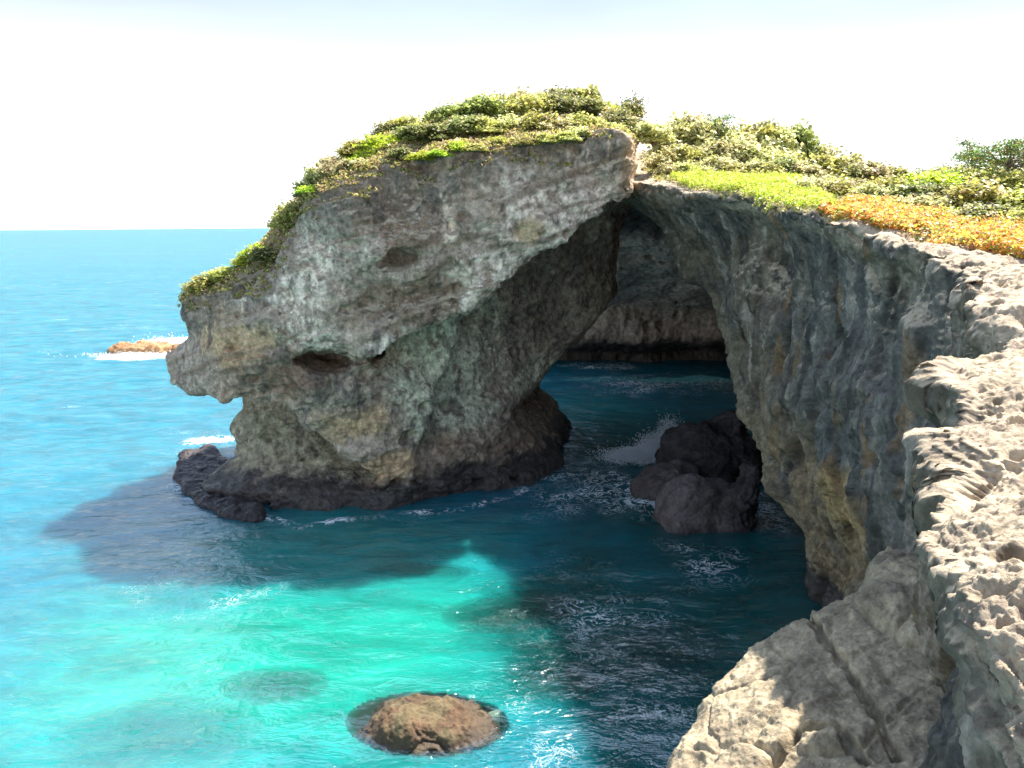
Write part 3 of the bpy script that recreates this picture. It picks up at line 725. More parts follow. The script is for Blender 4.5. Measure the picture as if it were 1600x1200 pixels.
def egg(c, r, rot=0.0, n=0.3, seed=0, p=2.4, fr=0.5):
    cs, sn = math.cos(rot), math.sin(rot)
    def f(X, Y, Z):
        a = (X-c[0])*cs+(Y-c[1])*sn; b = -(X-c[0])*sn+(Y-c[1])*cs
        q = (np.abs(a/r[0])**p+np.abs(b/r[1])**p+np.abs((Z-c[2])/r[2])**p)**(1/p)
        return (q-1)*min(r)+n*noise(X*fr, Y*fr, Z*fr, seed)+n*.5*noise(X*fr*2.3, Y*fr*2.3, Z*fr*2.3, seed+1)
    return f
def box_of(c, r, m=1.6):
    return tuple(c[i]-r[i]*1.0-m for i in range(3)), tuple(c[i]+r[i]*1.0+m for i in range(3))
def boulder(name, px, py, z0, r, rot, cols, label, seed, n=0.3, disp=0.12, h=0.16, wetz=0.5, cz=None, p=2.4, group=None, wetmax=.92, fr=.5, cat='boulder'):
    c = atZ(px, py, z0); c[2] = z0 if cz is None else cz
    rr = max(r[0], r[1]); lo, hi = box_of(c, (rr, rr, r[2]))
    return blob(name, egg(c, r, rot, n, seed, p, fr), lo, hi, h, cols, label, cat, disp=disp, wetz=wetz, seed=seed, group=group, wetmax=wetmax), c
dk = [(0.035, 0.028, 0.028), (0.06, 0.05, 0.05), (0.035, 0.03, 0.03)]
pk = [(0.085, 0.065, 0.06), (0.13, 0.10, 0.095), (0.05, 0.045, 0.045)]
bl = []
bl.append(boulder('boulder', 1112, 745, 0.0, (3.1, 2.3, 3.2), 0.25, dk, 'black wet boulder, highest of the pile in the arch channel', 3, 1.0, 0.15, wetz=0.8, cz=0.7, p=2.6, fr=.42)[1])
bl.append(boulder('boulder', 1040, 770, 0.0, (2.0, 1.5, 1.5), 0.5, pk, 'low pinkish grey boulder at the left end of the channel pile', 4, 0.7, 0.08, wetz=0.1, cz=0.2)[1])
bl.append(boulder('boulder', 1092, 815, 0.0, (2.4, 1.9, 2.2), 0.1, pk, 'smooth rounded pinkish grey boulder in front of the black one', 5, 0.6, 0.07, wetz=0.0, cz=0.2)[1])
bl.append(boulder('boulder', 1160, 822, 0.0, (0.7, 0.9, 2.7), 0.0, dk, 'narrow upright black boulder at the right end of the channel pile', 6, 0.7, 0.22, wetz=0.8, cz=0.7)[1])
br = [(0.115, 0.07, 0.04), (0.14, 0.11, 0.06), (0.06, 0.045, 0.03)]
bl.append(boulder('boulder', 668, 1130, 0.0, (2.6, 1.75, 1.5), -0.15, br, 'broad brown boulder just breaking the turquoise water with foam beside it', 8, 0.4, 0.14, cz=-1.0, h=0.12, wetz=0.1, p=2.6)[1])
SUB = []
def sub_boulder(px, py, z0, r, rot, cols, label, seed):
    _, c = boulder('submerged_boulder', px, py, z0, r, rot, cols, label, seed, 0.35, 0.15, cz=z0-r[2], h=0.22)
    SUB.append((c, r, rot))
sub_boulder(430, 1092, -0.55, (1.9, 1.3, 1.4), -0.1, [(0.10, 0.09, 0.07)]*3, 'dim oval boulder under the turquoise shallows left of the brown rock', 10)
sub_boulder(800, 965, -0.35, (2.9, 1.9, 1.8), 0.3, [(0.05, 0.045, 0.04)]*3, 'broad dark boulder under water beyond the brown rock', 11)
sub_boulder(250, 1185, -0.9, (3.2, 2.0, 1.8), 0.1, [(0.10, 0.09, 0.07)]*3, 'faint submerged boulder at the lower left corner', 12)
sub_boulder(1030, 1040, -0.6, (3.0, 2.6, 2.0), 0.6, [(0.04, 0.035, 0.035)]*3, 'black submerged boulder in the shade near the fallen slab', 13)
sub_boulder(660, 918, -0.9, (2.6, 1.0, 1.2), -0.1, [(0.12, 0.10, 0.08)]*3, 'faint submerged boulder at the edge of the headland shadow', 14)
sub_boulder(860, 1080, -0.7, (1.6, 2.3, 1.6), 0.2, [(0.06, 0.05, 0.045)]*3, 'submerged boulder right of the brown rock under foam threads', 15)

# tidal ledge at the headland's left foot: wet, flat, with pools
lpoly = [(p[0], p[1]) for p in [atZ(q[0], q[1], 0.5) for q in [(276, 702), (330, 690), (345, 700), (390, 730), (420, 790), (400, 802), (345, 796), (300, 770), (272, 742)]]]
def f_ledge(X, Y, Z):
    x2 = X[:, :, 0]+0*Y[:, :, 0]; y2 = Y[:, :, 0]+0*X[:, :, 0]
    pd = poly_sd(x2, y2, lpoly)[:, :, None]
    d = smax(pd+0.4*noise(X*.6, Y*.6, Z*.3, 91), Z-0.35-0.35*noise(X*.9, Y*.9, 0*Z, 92), 0.3)
    return smax(d, -1.8-Z, .1)
lo = (min(a for a, b in lpoly)-1.5, min(b for a, b in lpoly)-1.5, -2.2); hi = (max(a for a, b in lpoly)+1.5, max(b for a, b in lpoly)+1.5, 2)
blob('rock_ledge', f_ledge, lo, hi, 0.2, [(0.07, 0.055, 0.05), (0.12, 0.085, 0.07), (0.05, 0.04, 0.04)], 'flat black wave washed ledge at the left foot of the headland', 'ledge', disp=0.13, wetz=0.9, seed=7, freq=1.4)
# far reef with surf
rc = atZ(232, 545, 0.3)
blob('reef_rock', egg((rc[0], rc[1], 0.0), (5.2, 2.2, 1.15), 0.0, 0.5, 21, 2.6, .35), *box_of((rc[0], rc[1], 0), (5.4, 5.4, 1.3)), 0.3, [(0.30, 0.16, 0.08), (0.42, 0.26, 0.13), (0.16, 0.08, 0.05)],
     'low orange brown reef rock with white surf left of the headland', 'reef rock', disp=0.3, wetz=-0.2, seed=9)

# ------------------------------------------------------------------ sea bed and sea
def seabed_z(x, y):
    z = -3.2-0.03*np.maximum(np.hypot(x+8, y-28)-10, 0)+0.5*noise(x*0.12, y*0.12, 0*x, 95)
    return np.maximum(z, -9)
n = 90
gx, gy = np.meshgrid(np.linspace(-60, 60, n), np.linspace(4, 115, n), indexing='ij')
bedV = np.stack([gx.ravel(), gy.ravel(), seabed_z(gx, gy).ravel()], 1)
ii = np.arange(n*n).reshape(n, n)
bedF = np.stack([ii[:-1, :-1], ii[1:, :-1], ii[1:, 1:], ii[:-1, 1:]], -1).reshape(-1, 4)
add('sea_bed', make_mesh('sea_bed', bedV, bedF, M_SAND), kind='structure', label='pale sandy sea bed under the cove', cat='sea bed')

def polar():
    az = np.concatenate([np.arange(-180, -44, 4.0), np.arange(-44, 40, 0.125), np.arange(40, 180, 4.0)])
    r = [3.0]
    while r[-1] < 45000:
        q = r[-1]
        r.append(q*(1.05 if q < 12 else 1.0052 if q < 130 else 1.012 if q < 500 else 1.06))
    r = np.array(r)
    A = np.radians(az)[:, None]; Rr = r[None, :]
    X = np.sin(A)*Rr; Y = np.cos(A)*Rr
    i = np.arange(X.size).reshape(X.shape)
    a = i; b = np.roll(i, -1, 0)
    F = np.stack([a[:, :-1], b[:, :-1], b[:, 1:], a[:, 1:]], -1).reshape(-1, 4)[:, ::-1]
    return X.ravel(), Y.ravel(), F
X, Y, Fq = polar()
D = np.hypot(X, Y)
wdx, wdy = 0.35, -0.94       # swell travels towards the viewer's left
u = X*wdx+Y*wdy; v = -X*wdy+Y*wdx
open_ = np.clip(1-0.55*sstep(-14, -2, X)*sstep(75, 60, Y), 0, 1)
calm = open_
chan = np.exp(-((X-6)/7.5)**2-((Y-50)/16)**2)
wz = calm*(0.22*noise(u*0.11, v*0.05, 0*u, 101)+0.20*noise(u*0.26, v*0.12, 0*u, 102)+0.13*noise(u*0.55, v*0.3, 0*u, 103))+0.075*noise(u*1.1, v*0.75, 0*u, 104)+0.035*noise(X*2.4, Y*2.4, 0*u, 105)+chan*(0.16*noise(X*0.9, Y*0.9, 0*u, 106)+0.09*noise(X*1.9, Y*1.9, 0*u, 107))
wz = wz*sstep(700, 150, D)
# the wave breaking on the black boulder
bw = atZ(1008, 712, 0.0)
q = ((X-bw[0])*0.9+(Y-bw[1])*0.35); q2 = (-(X-bw[0])*0.35+(Y-bw[1])*0.9)
wz = wz+1.0*np.exp(-(q/2.4)**2-(q2/1.7)**2)*sstep(-3, 1.2, q)
Zw = wz
# depth of whatever lies below
bot = seabed_z(X, Y)
for c_, r_, ro in SUB+[(np.array([bl[4][0], bl[4][1], -0.75]), (2.6, 1.75, 1.5), -0.15)]:
    cs, sn = math.cos(ro), math.sin(ro)
    a = ((X-c_[0])*cs+(Y-c_[1])*sn)/(r_[0]*1.05); b = (-(X-c_[0])*sn+(Y-c_[1])*cs)/(r_[1]*1.05)
    w = 1-a*a-b*b
    bot = np.maximum(bot, np.where(w > 0, c_[2]+r_[2]*np.sqrt(np.maximum(w, 0)), -99))
depth = np.clip(-bot, 0, 12); depth = np.where(D > 110, 9, depth)
# how sandy and bright the shallows are
pc = atZ(470, 1010, 0)
sx = (X-pc[0]); sy = (Y-pc[1])
sandy = sstep(1.25, 0.2, np.sqrt((sx/13.5)**2+(sy/9.5)**2)+0.35*fbm(X*0.12, Y*0.12, 0*X, 3, 110))
pc2 = atZ(180, 1150, 0)
sandy = np.maximum(sandy, 0.6*sstep(1.2, 0.3, np.sqrt(((X-pc2[0])/11)**2+((Y-pc2[1])/8)**2)+0.3*fbm(X*.15, Y*.15, 0*X, 3, 112)))
pc3 = atZ(520, 862, 0)
sandy = np.maximum(sandy, 0.55*sstep(1.3, 0.3, np.sqrt(((X-pc3[0])/12)**2+((Y-pc3[1])/8)**2)+0.3*fbm(X*.15, Y*.15, 0*X, 3, 113)))
pc4 = atZ(930, 650, 0)
sandy = np.maximum(sandy, 0.35*sstep(1.3, 0.3, np.sqrt(((X-pc4[0])/8)**2+((Y-pc4[1])/12)**2)))
# foam mask
def seg_d(P):
    d = np.full(X.shape, 1e9)
    for (ax, ay), (bx_, by) in zip(P[:-1], P[1:]):
        ex, ey = bx_-ax, by-ay; t = np.clip(((X-ax)*ex+(Y-ay)*ey)/(ex*ex+ey*ey), 0, 1)
        d = np.minimum(d, np.hypot(X-ax-t*ex, Y-ay-t*ey))
    return d
def pl(lst, z=0): return [tuple(atZ(a, b, z)[:2]) for a, b in lst]
foam = np.zeros_like(X)
hw = seg_d(pl([(400, 805), (470, 822), (540, 808), (640, 800), (720, 795), (800, 775), (860, 740)]))
foam = np.maximum(foam, (0.40+0.5*noise(X*.5, Y*.5, 0*X, 122))*np.exp(-(hw/0.7)**2))
foam = np.maximum(foam, 1.4*np.exp(-(q/2.6)**2-(q2/2.0)**2))
for (px, py, a_, rx, ry) in [(920, 760, 0.44, 5.5, 7.5), (1010, 770, 0.5, 3, 5), (1180, 790, 0.5, 2.0, 5), (1000, 600, 0.38, 9, 10), (940, 572, 0.5, 6, 4), (1100, 600, 0.38, 6, 7), (905, 900, 0.28, 3, 5), (950, 980, 0.3, 5, 6), (1100, 870, 0.36, 3, 4), (880, 1060, 0.2, 2.5, 4), (1010, 1120, 0.28, 3, 3)]:
    c_ = atZ(px, py, 0); foam = np.maximum(foam, a_*np.exp(-((X-c_[0])/rx)**2-((Y-c_[1])/ry)**2))
nr = bl[4]
foam = np.maximum(foam, 0.25*np.exp(-((X-nr[0]-2.9)/1.9)**2-((Y-nr[1]-0.6)/2.1)**2))
foam = np.maximum(foam, 0.22*np.exp(-((X-nr[0]-4.0)/2.2)**2-((Y-nr[1]+1.5)/2.5)**2))
for (px, py, r_) in [(270, 545, 4.5), (215, 556, 3.6), (300, 532, 5.0)]:
    c_ = atZ(px, py, 0); foam = np.maximum(foam, 1.3*np.exp(-((X-c_[0])/(r_*1.3))**2-((Y-c_[1])/(r_*0.75))**2))
c_ = atZ(330, 688, 0); foam = np.maximum(foam, 0.9*np.exp(-((X-c_[0])/2.0)**2-((Y-c_[1])/1.4)**2))
c_ = atZ(300, 755, 0); foam = np.maximum(foam, 0.45*np.exp(-((X-c_[0]+.8)/1.5)**2-((Y-c_[1])/3)**2))
foam = np.maximum(foam, 0.08+0.14*sstep(-.2, .5, fbm(X*.1, Y*.1, 0*X, 3, 121)))
painted_shade = sstep(-1.5, 2.0, X+1.6*noise(X*.2, Y*.2, 0*X, 119)-np.interp(Y, [15, 24, 27, 31, 35, 38, 50], [2.5, 1.5, 0.6, -1.6, -1.2, 2.0, 4.0]))*(0.65+0.35*sstep(0.0, 0.4, fbm(X*.13, Y*.13, 0*X, 4, 120)+0.22))*sstep(75, 60, Y)*sstep(-25, 0, X)  # mask for the cliff's shadow painted into the water colour, with random mottling

def water_material():
    m, t = new_mat('sea_water')
    o = N(t, 'ShaderNodeOutputMaterial')
    dep = N(t, 'ShaderNodeAttribute', attribute_name='depth'); sa = N(t, 'ShaderNodeAttribute', attribute_name='sandy'); fo = N(t, 'ShaderNodeAttribute', attribute_name='foam'); shd = N(t, 'ShaderNodeAttribute', attribute_name='reef')  # 'reef' carries the painted cliff shade, no actual reef
    geo = N(t, 'ShaderNodeNewGeometry')
    def mapping(sx, sy, rot=0.35):
        mp = N(t, 'ShaderNodeMapping'); mp.inputs['Scale'].default_value = (sx, sy, 1); mp.inputs['Rotation'].default_value = (0, 0, rot)
        t.links.new(geo.outputs['Position'], mp.inputs['Vector']); return mp
    def noi(scale, det, mp, rough=0.55, dist=0.0):
        n = N(t, 'ShaderNodeTexNoise'); n.inputs['Scale'].default_value = scale; n.inputs['Detail'].default_value = det; n.inputs['Roughness'].default_value = rough; n.inputs['Distortion'].default_value = dist
        t.links.new(mp.outputs[0], n.inputs['Vector']); return n
    m3f = mapping(0.6, 1.0, 0.2); m1 = mapping(0.5, 1.0); m2 = mapping(1, 1, 0)
    # body colour
    def mix(f, a, b):
        x = N(t, 'ShaderNodeMix', data_type='RGBA'); 
        if isinstance(f, float): x.inputs['Factor'].default_value = f
        else: t.links.new(f, x.inputs['Factor'])
        for k, q in (('A', a), ('B', b)):
            if isinstance(q, tuple): x.inputs[k].default_value = (*q, 1)
            else: t.links.new(q, x.inputs[k])
        return x.outputs['Result']
    big = noi(0.02, 4, m1, 0.6)
    base = mix(big.outputs['Fac'], (0.002, 0.125, 0.185), (0.010, 0.18, 0.24))
    base = mix(sa.outputs['Fac'], base, (0.008, 0.285, 0.215))
    base = mix(shd.outputs['Fac'], base, (0.002, 0.085, 0.082))  # dark teal standing in for the cliff's shadow on the water
    pat = noi(0.5, 5, m1, 0.6, 0.8)
    mr = N(t, 'ShaderNodeMapRange'); mr.inputs['From Min'].default_value = 0.3; mr.inputs['From Max'].default_value = 0.7; mr.inputs['To Min'].default_value = 0.70; mr.inputs['To Max'].default_value = 1.28
    t.links.new(pat.outputs['Fac'], mr.inputs['Value'])
    vs = N(t, 'ShaderNodeVectorMath', operation='SCALE'); t.links.new(base, vs.inputs[0]); t.links.new(mr.outputs[0], vs.inputs['Scale'])
    body = N(t, 'ShaderNodeSubsurfaceScattering'); body.falloff = 'BURLEY'; t.links.new(vs.outputs[0], body.inputs['Color']); body.inputs['Scale'].default_value = 2.6; body.inputs['Radius'].default_value = (0.25, 1.0, 1.0)
    tr = N(t, 'ShaderNodeBsdfTransparent')
    # transparency and its tint fall off with depth
    ex = N(t, 'ShaderNodeMath', operation='MULTIPLY'); t.links.new(dep.outputs['Fac'], ex.inputs[0]); ex.inputs[1].default_value = -0.75
    e2 = N(t, 'ShaderNodeMath', operation='EXPONENT'); t.links.new(ex.outputs[0], e2.inputs[0])
    tint = mix(e2.outputs[0], (0.25, 0.85, 0.85), (0.97, 1, 1)); t.links.new(tint, tr.inputs['Color'])
    mb = N(t, 'ShaderNodeMixShader'); t.links.new(e2.outputs[0], mb.inputs[0]); t.links.new(body.outputs[0], mb.inputs[1]); t.links.new(tr.outputs[0], mb.inputs[2])
    # ripples
    m3 = mapping(0.55, 1.0, 0.35)
    r1 = noi(0.9, 4, m3, 0.6, 0.4); r2 = noi(3.2, 4, m2, 0.6, 0.3); r0 = noi(0.16, 3, m3, 0.55)
    def bump(h, s, d, prev=None):
        b = N(t, 'ShaderNodeBump'); b.inputs['Strength'].default_value = s; b.inputs['Distance'].default_value = d; t.links.new(h, b.inputs['Height'])
        if prev: t.links.new(prev.outputs[0], b.inputs['Normal'])
        return b
    b0 = bump(r0.outputs['Fac'], 1.0, 0.6); b1 = bump(r1.outputs['Fac'], 1.0, 0.26, b0); b2 = bump(r2.outputs['Fac'], 1.0, 0.055, b1)
    t.links.new(b1.outputs[0], body.inputs['Normal'])
    gl = N(t, 'ShaderNodeBsdfGlossy'); gl.inputs['Roughness'].default_value = 0.08; t.links.new(b2.outputs[0], gl.inputs['Normal'])
    fr = N(t, 'ShaderNodeFresnel'); fr.inputs['IOR'].default_value = 1.33; t.links.new(b2.outputs[0], fr.inputs['Normal'])
    fm = N(t, 'ShaderNodeMath', operation='MINIMUM'); t.links.new(fr.outputs[0], fm.inputs[0]); fm.inputs[1].default_value = 0.33
    ms = N(t, 'ShaderNodeMixShader'); t.links.new(fm.outputs[0], ms.inputs[0]); t.links.new(mb.outputs[0], ms.inputs[1]); t.links.new(gl.outputs[0], ms.inputs[2])
    # foam: lacy threads where the mask allows
    fn = noi(1.1, 8, m2, 0.68, 1.2); f2 = noi(0.35, 3, m2, 0.5, 0.5)
    ab = N(t, 'ShaderNodeMath', operation='SUBTRACT'); t.links.new(fn.outputs['Fac'], ab.inputs[0]); ab.inputs[1].default_value = 0.5
    ab2 = N(t, 'ShaderNodeMath', operation='ABSOLUTE'); t.links.new(ab.outputs[0], ab2.inputs[0])
    # lacy threads where the foam is thin and open patches where it is thick
    mm = N(t, 'ShaderNodeMath', operation='MULTIPLY'); t.links.new(fo.outputs['Fac'], mm.inputs[0]); t.links.new(f2.outputs['Fac'], mm.inputs[1])
    mk = N(t, 'ShaderNodeMath', operation='POWER'); t.links.new(mm.outputs[0], mk.inputs[0]); mk.inputs[1].default_value = 1.6
    mk2 = N(t, 'ShaderNodeMath', operation='MULTIPLY'); t.links.new(mk.outputs[0], mk2.inputs[0]); mk2.inputs[1].default_value = 0.48
    df = N(t, 'ShaderNodeMath', operation='SUBTRACT'); t.links.new(mk2.outputs[0], df.inputs[0]); t.links.new(ab2.outputs[0], df.inputs[1])
    sc1 = N(t, 'ShaderNodeMapRange'); sc1.inputs['From Min'].default_value = 0.008; sc1.inputs['From Max'].default_value = 0.03; t.links.new(df.outputs[0], sc1.inputs['Value'])
    sp = noi(1.5, 8, m3f, 0.72, 0.6)
    th = N(t, 'ShaderNodeMath', operation='MULTIPLY_ADD'); t.links.new(fo.outputs['Fac'], th.inputs[0]); th.inputs[1].default_value = 0.40; th.inputs[2].default_value = -0.79
    pa = N(t, 'ShaderNodeMath', operation='ADD'); t.links.new(sp.outputs['Fac'], pa.inputs[0]); t.links.new(th.outputs[0], pa.inputs[1])
    sc2 = N(t, 'ShaderNodeMapRange'); sc2.inputs['From Min'].default_value = 0.0; sc2.inputs['From Max'].default_value = 0.07; sc2.inputs['To Max'].default_value = 0.9; t.links.new(pa.outputs[0], sc2.inputs['Value'])
    sc = N(t, 'ShaderNodeMath', operation='MAXIMUM'); t.links.new(sc1.outputs[0], sc.inputs[0]); t.links.new(sc2.outputs[0], sc.inputs[1])
    fd = N(t, 'ShaderNodeBsdfDiffuse'); fd.inputs['Color'].default_value = (0.80, 0.83, 0.84, 1)
    mf = N(t, 'ShaderNodeMixShader'); t.links.new(sc.outputs[0], mf.inputs[0]); t.links.new(ms.outputs[0], mf.inputs[1]); t.links.new(fd.outputs[0], mf.inputs[2])
    t.links.new(mf.outputs[0], o.inputs['Surface'])
    return m
M_WATER = water_material()
me = make_mesh('sea_water', np.stack([X, Y, Zw], 1), Fq, M_WATER, {'depth': depth, 'sandy': sandy, 'foam': foam, 'reef': np.clip(painted_shade, 0, 1)*0.95})  # 'reef' stores the shade painted on the water right of the cove
add('sea_water', me, kind='structure', label='turquoise and blue sea filling the cove and reaching the horizon', cat='sea')

def spray(name, label, pts, n, seed, size=0.05):
    r = np.random.default_rng(seed); V = []; P = []
    for (cx, cy, cz, rx, ry, rz, w) in pts:
        k = int(n*w); q_ = r.normal(size=(k, 3))*np.array([rx, ry, rz]); q_[:, 2] = np.abs(q_[:, 2]); P.append(q_+np.array([cx, cy, cz]))
    P = np.concatenate(P); s_ = size*r.uniform(.3, 1.6, len(P))[:, None, None]
    base = np.array([[1, 0, -.6], [-.5, .87, -.6], [-.5, -.87, -.6], [0, 0, 1.0]])
    V = (P[:, None, :]+base[None]*s_).reshape(-1, 3); i = np.arange(len(P))[:, None, None]*4
    F = (i+np.array([[0, 2, 1], [0, 1, 3], [1, 2, 3], [2, 0, 3]])[None]).reshape(-1, 3)
    add(name, make_mesh(name, V, F, M_FOAM), kind='stuff', label=label, cat='spray')
M_FOAM = plain('white_foam', (0.80, 0.83, 0.85), 0.6)
a_ = atZ(1030, 705, 0.3); b_ = atZ(990, 718, 0.2); c_ = atZ(1045, 692, 0.6)
spray('sea_spray', 'white burst of spray where a wave breaks on the black boulder', [(a_[0], a_[1], 0.5, .7, .6, .45, .4), (b_[0], b_[1], 0.35, 1.0, .7, .22, .35), (c_[0], c_[1], 0.9, .4, .5, .6, .25)], 18000, 610, 0.03)
a_ = atZ(272, 540, 0.3); b_ = atZ(225, 552, 0.2)
spray('sea_spray', 'white surf bursting over the orange reef rock', [(a_[0], a_[1], 0.4, 2.2, 1.2, .5, .6), (b_[0], b_[1]-1, 0.1, 3.5, .8, .15, .4)], 2500, 611, 0.06)
# ------------------------------------------------------------------ plants
def leaves(P, size, col, up=0.5, colvar=0.25, seed=0, alt=None, altp=0.0, aspect=0.75):
    """small rounded leaves (six-sided) at the points P, as one set of vertices and faces"""
    r = np.random.default_rng(seed); n = len(P)
    nrm = r.normal(size=(n, 3)); nrm[:, 2] = np.abs(nrm[:, 2])+up; nrm /= np.linalg.norm(nrm, axis=1, keepdims=True)
    t = np.cross(nrm, r.normal(size=(n, 3))); t /= np.linalg.norm(t, axis=1, keepdims=True); b = np.cross(nrm, t)
    s = (size*r.uniform(0.6, 1.35, n))[:, None]
    V = np.stack([P+t*s*0.5, P+(t*0.1+b*aspect*0.5)*s+nrm*s*.08, P-t*s*0.5, P+(t*0.1-b*aspect*0.5)*s+nrm*s*.08], 1).reshape(-1, 3)
    F = np.arange(n*4).reshape(n, 4)
    c = np.tile(np.array(col), (n, 1))
    if alt is not None:
        m = r.random(n) < altp; alt = np.array(alt); alt = alt.reshape(-1, 3); c[m] = alt[r.integers(0, len(alt), m.sum())]
    c = c*(1+colvar*r.normal(size=(n, 1))).clip(0.35, 2)
    return V, F, np.repeat(c, 4, 0)

def tube(P, r0, r1, k=5):
    P = np.asarray(P); n = len(P); V = []; F = []
    for i, p in enumerate(P):
        d = P[min(i+1, n-1)]-P[max(i-1, 0)]; d = d/np.linalg.norm(d); a = np.cross(d, [0.3, 1, 0.1]); a /= np.linalg.norm(a); b = np.cross(d, a)
        rr = r0+(r1-r0)*i/(n-1)
        for j in range(k):
            th = 2*math.pi*j/k; V.append(p+rr*(a*math.cos(th)+b*math.sin(th)))
    for i in range(n-1):
        for j in range(k):
            F.append((i*k+j, i*k+(j+1) % k, (i+1)*k+(j+1) % k, (i+1)*k+j))
    return V, F

def shrub_proto(idx, col, alt, altp, nleaf=3200, size=0.17, tall=1.0, r_=1.0, kind_='shrub', gap=0.0):
    r = np.random.default_rng(200+idx)
    # branch tips scattered through a lumpy dome, leaves round each tip
    nt_ = 46; tips = []
    while len(tips) < nt_:
        p = r.uniform(-1, 1, 3); p[2] = abs(p[2])
        q = np.linalg.norm(p)
        if q < 1 and q > 0.35: tips.append(p*np.array([r_, r_, tall])*r.uniform(.85, 1.12))
    tips = np.array(tips)
    per = nleaf//nt_
    P = np.concatenate([t+r.normal(size=(per, 3))*np.array([.17, .17, .12]) for t in tips])
    P[:, 2] = np.maximum(P[:, 2], 0.03)
    V, F, c = leaves(P, size, col, 0.9, 0.22, 300+idx, alt, altp)
    crown = make_mesh('shrub_crown', V, F, M_LEAF, {'Col': c}, smooth=False)
    TV = []; TF = []
    for t in tips[::2]:
        mid = t*np.array([.45, .45, .5])+r.normal(size=3)*.05
        v, f = tube([np.array([0, 0, -0.25]), mid, t], 0.035, 0.010, 4); TF += [tuple(i+len(TV) for i in q) for q in f]; TV += v
    stem = make_mesh('shrub_stem', np.array(TV), np.array(TF), M_WOOD)
    return crown, stem
olive = (0.44, 0.44, 0.11); lime = (0.46, 0.58, 0.05); deep = (0.32, 0.37, 0.10); silver = (0.56, 0.53, 0.27); alt1 = [(0.42, 0.42, 0.15), (0.46, 0.38, 0.22), (0.24, 0.27, 0.08)]
alt2 = [(0.40, 0.13, 0.03), (0.42, 0.24, 0.04), (0.35, 0.30, 0.05)]
protos = {
    'olive green': [shrub_proto(0, olive, alt1, 0.35), shrub_proto(1, olive, alt1, 0.3, tall=0.8), shrub_proto(2, (0.17, 0.19, 0.06), alt1, 0.4)],
    'silvery olive': [shrub_proto(3, silver, alt1, 0.4), shrub_proto(4, silver, alt1, 0.5, tall=.75)],
    'bright yellow green': [shrub_proto(5, lime, alt1, 0.15, tall=.6), shrub_proto(6, lime, [(0.33, 0.36, 0.05)], 0.4, tall=.7)],
    'dark green': [shrub_proto(7, deep, [(0.15, 0.18, 0.06)], 0.3), shrub_proto(8, deep, alt1, .25, tall=.85)],
}
def hmap(V):
    g = 0.3; ix = ((V[:, 0]+30)/g).astype(int); iy = ((V[:, 1]+20)/g).astype(int); m = (ix >= 0) & (iy >= 0) & (ix < 400) & (iy < 450)
    H = np.full((400, 450), -99.0); np.maximum.at(H, (ix[m], iy[m]), V[m, 2])
    return H
HM = {'h': hmap(HEAD_V), 'r': hmap(CLIFF_V)}
def ground_z(x, y, which):
    x = np.asarray(x); y = np.asarray(y)
    h = HM[which][np.clip(((x+30)/.3).astype(int), 0, 399), np.clip(((y+20)/.3).astype(int), 0, 449)]
    base = (TOP_H if which == 'h' else TOP_R)(x, y)
    return h, base
def top_z(x, y, which):
    return float(TOP_H(x, y)) if which == 'h' else float(TOP_R(x, y))
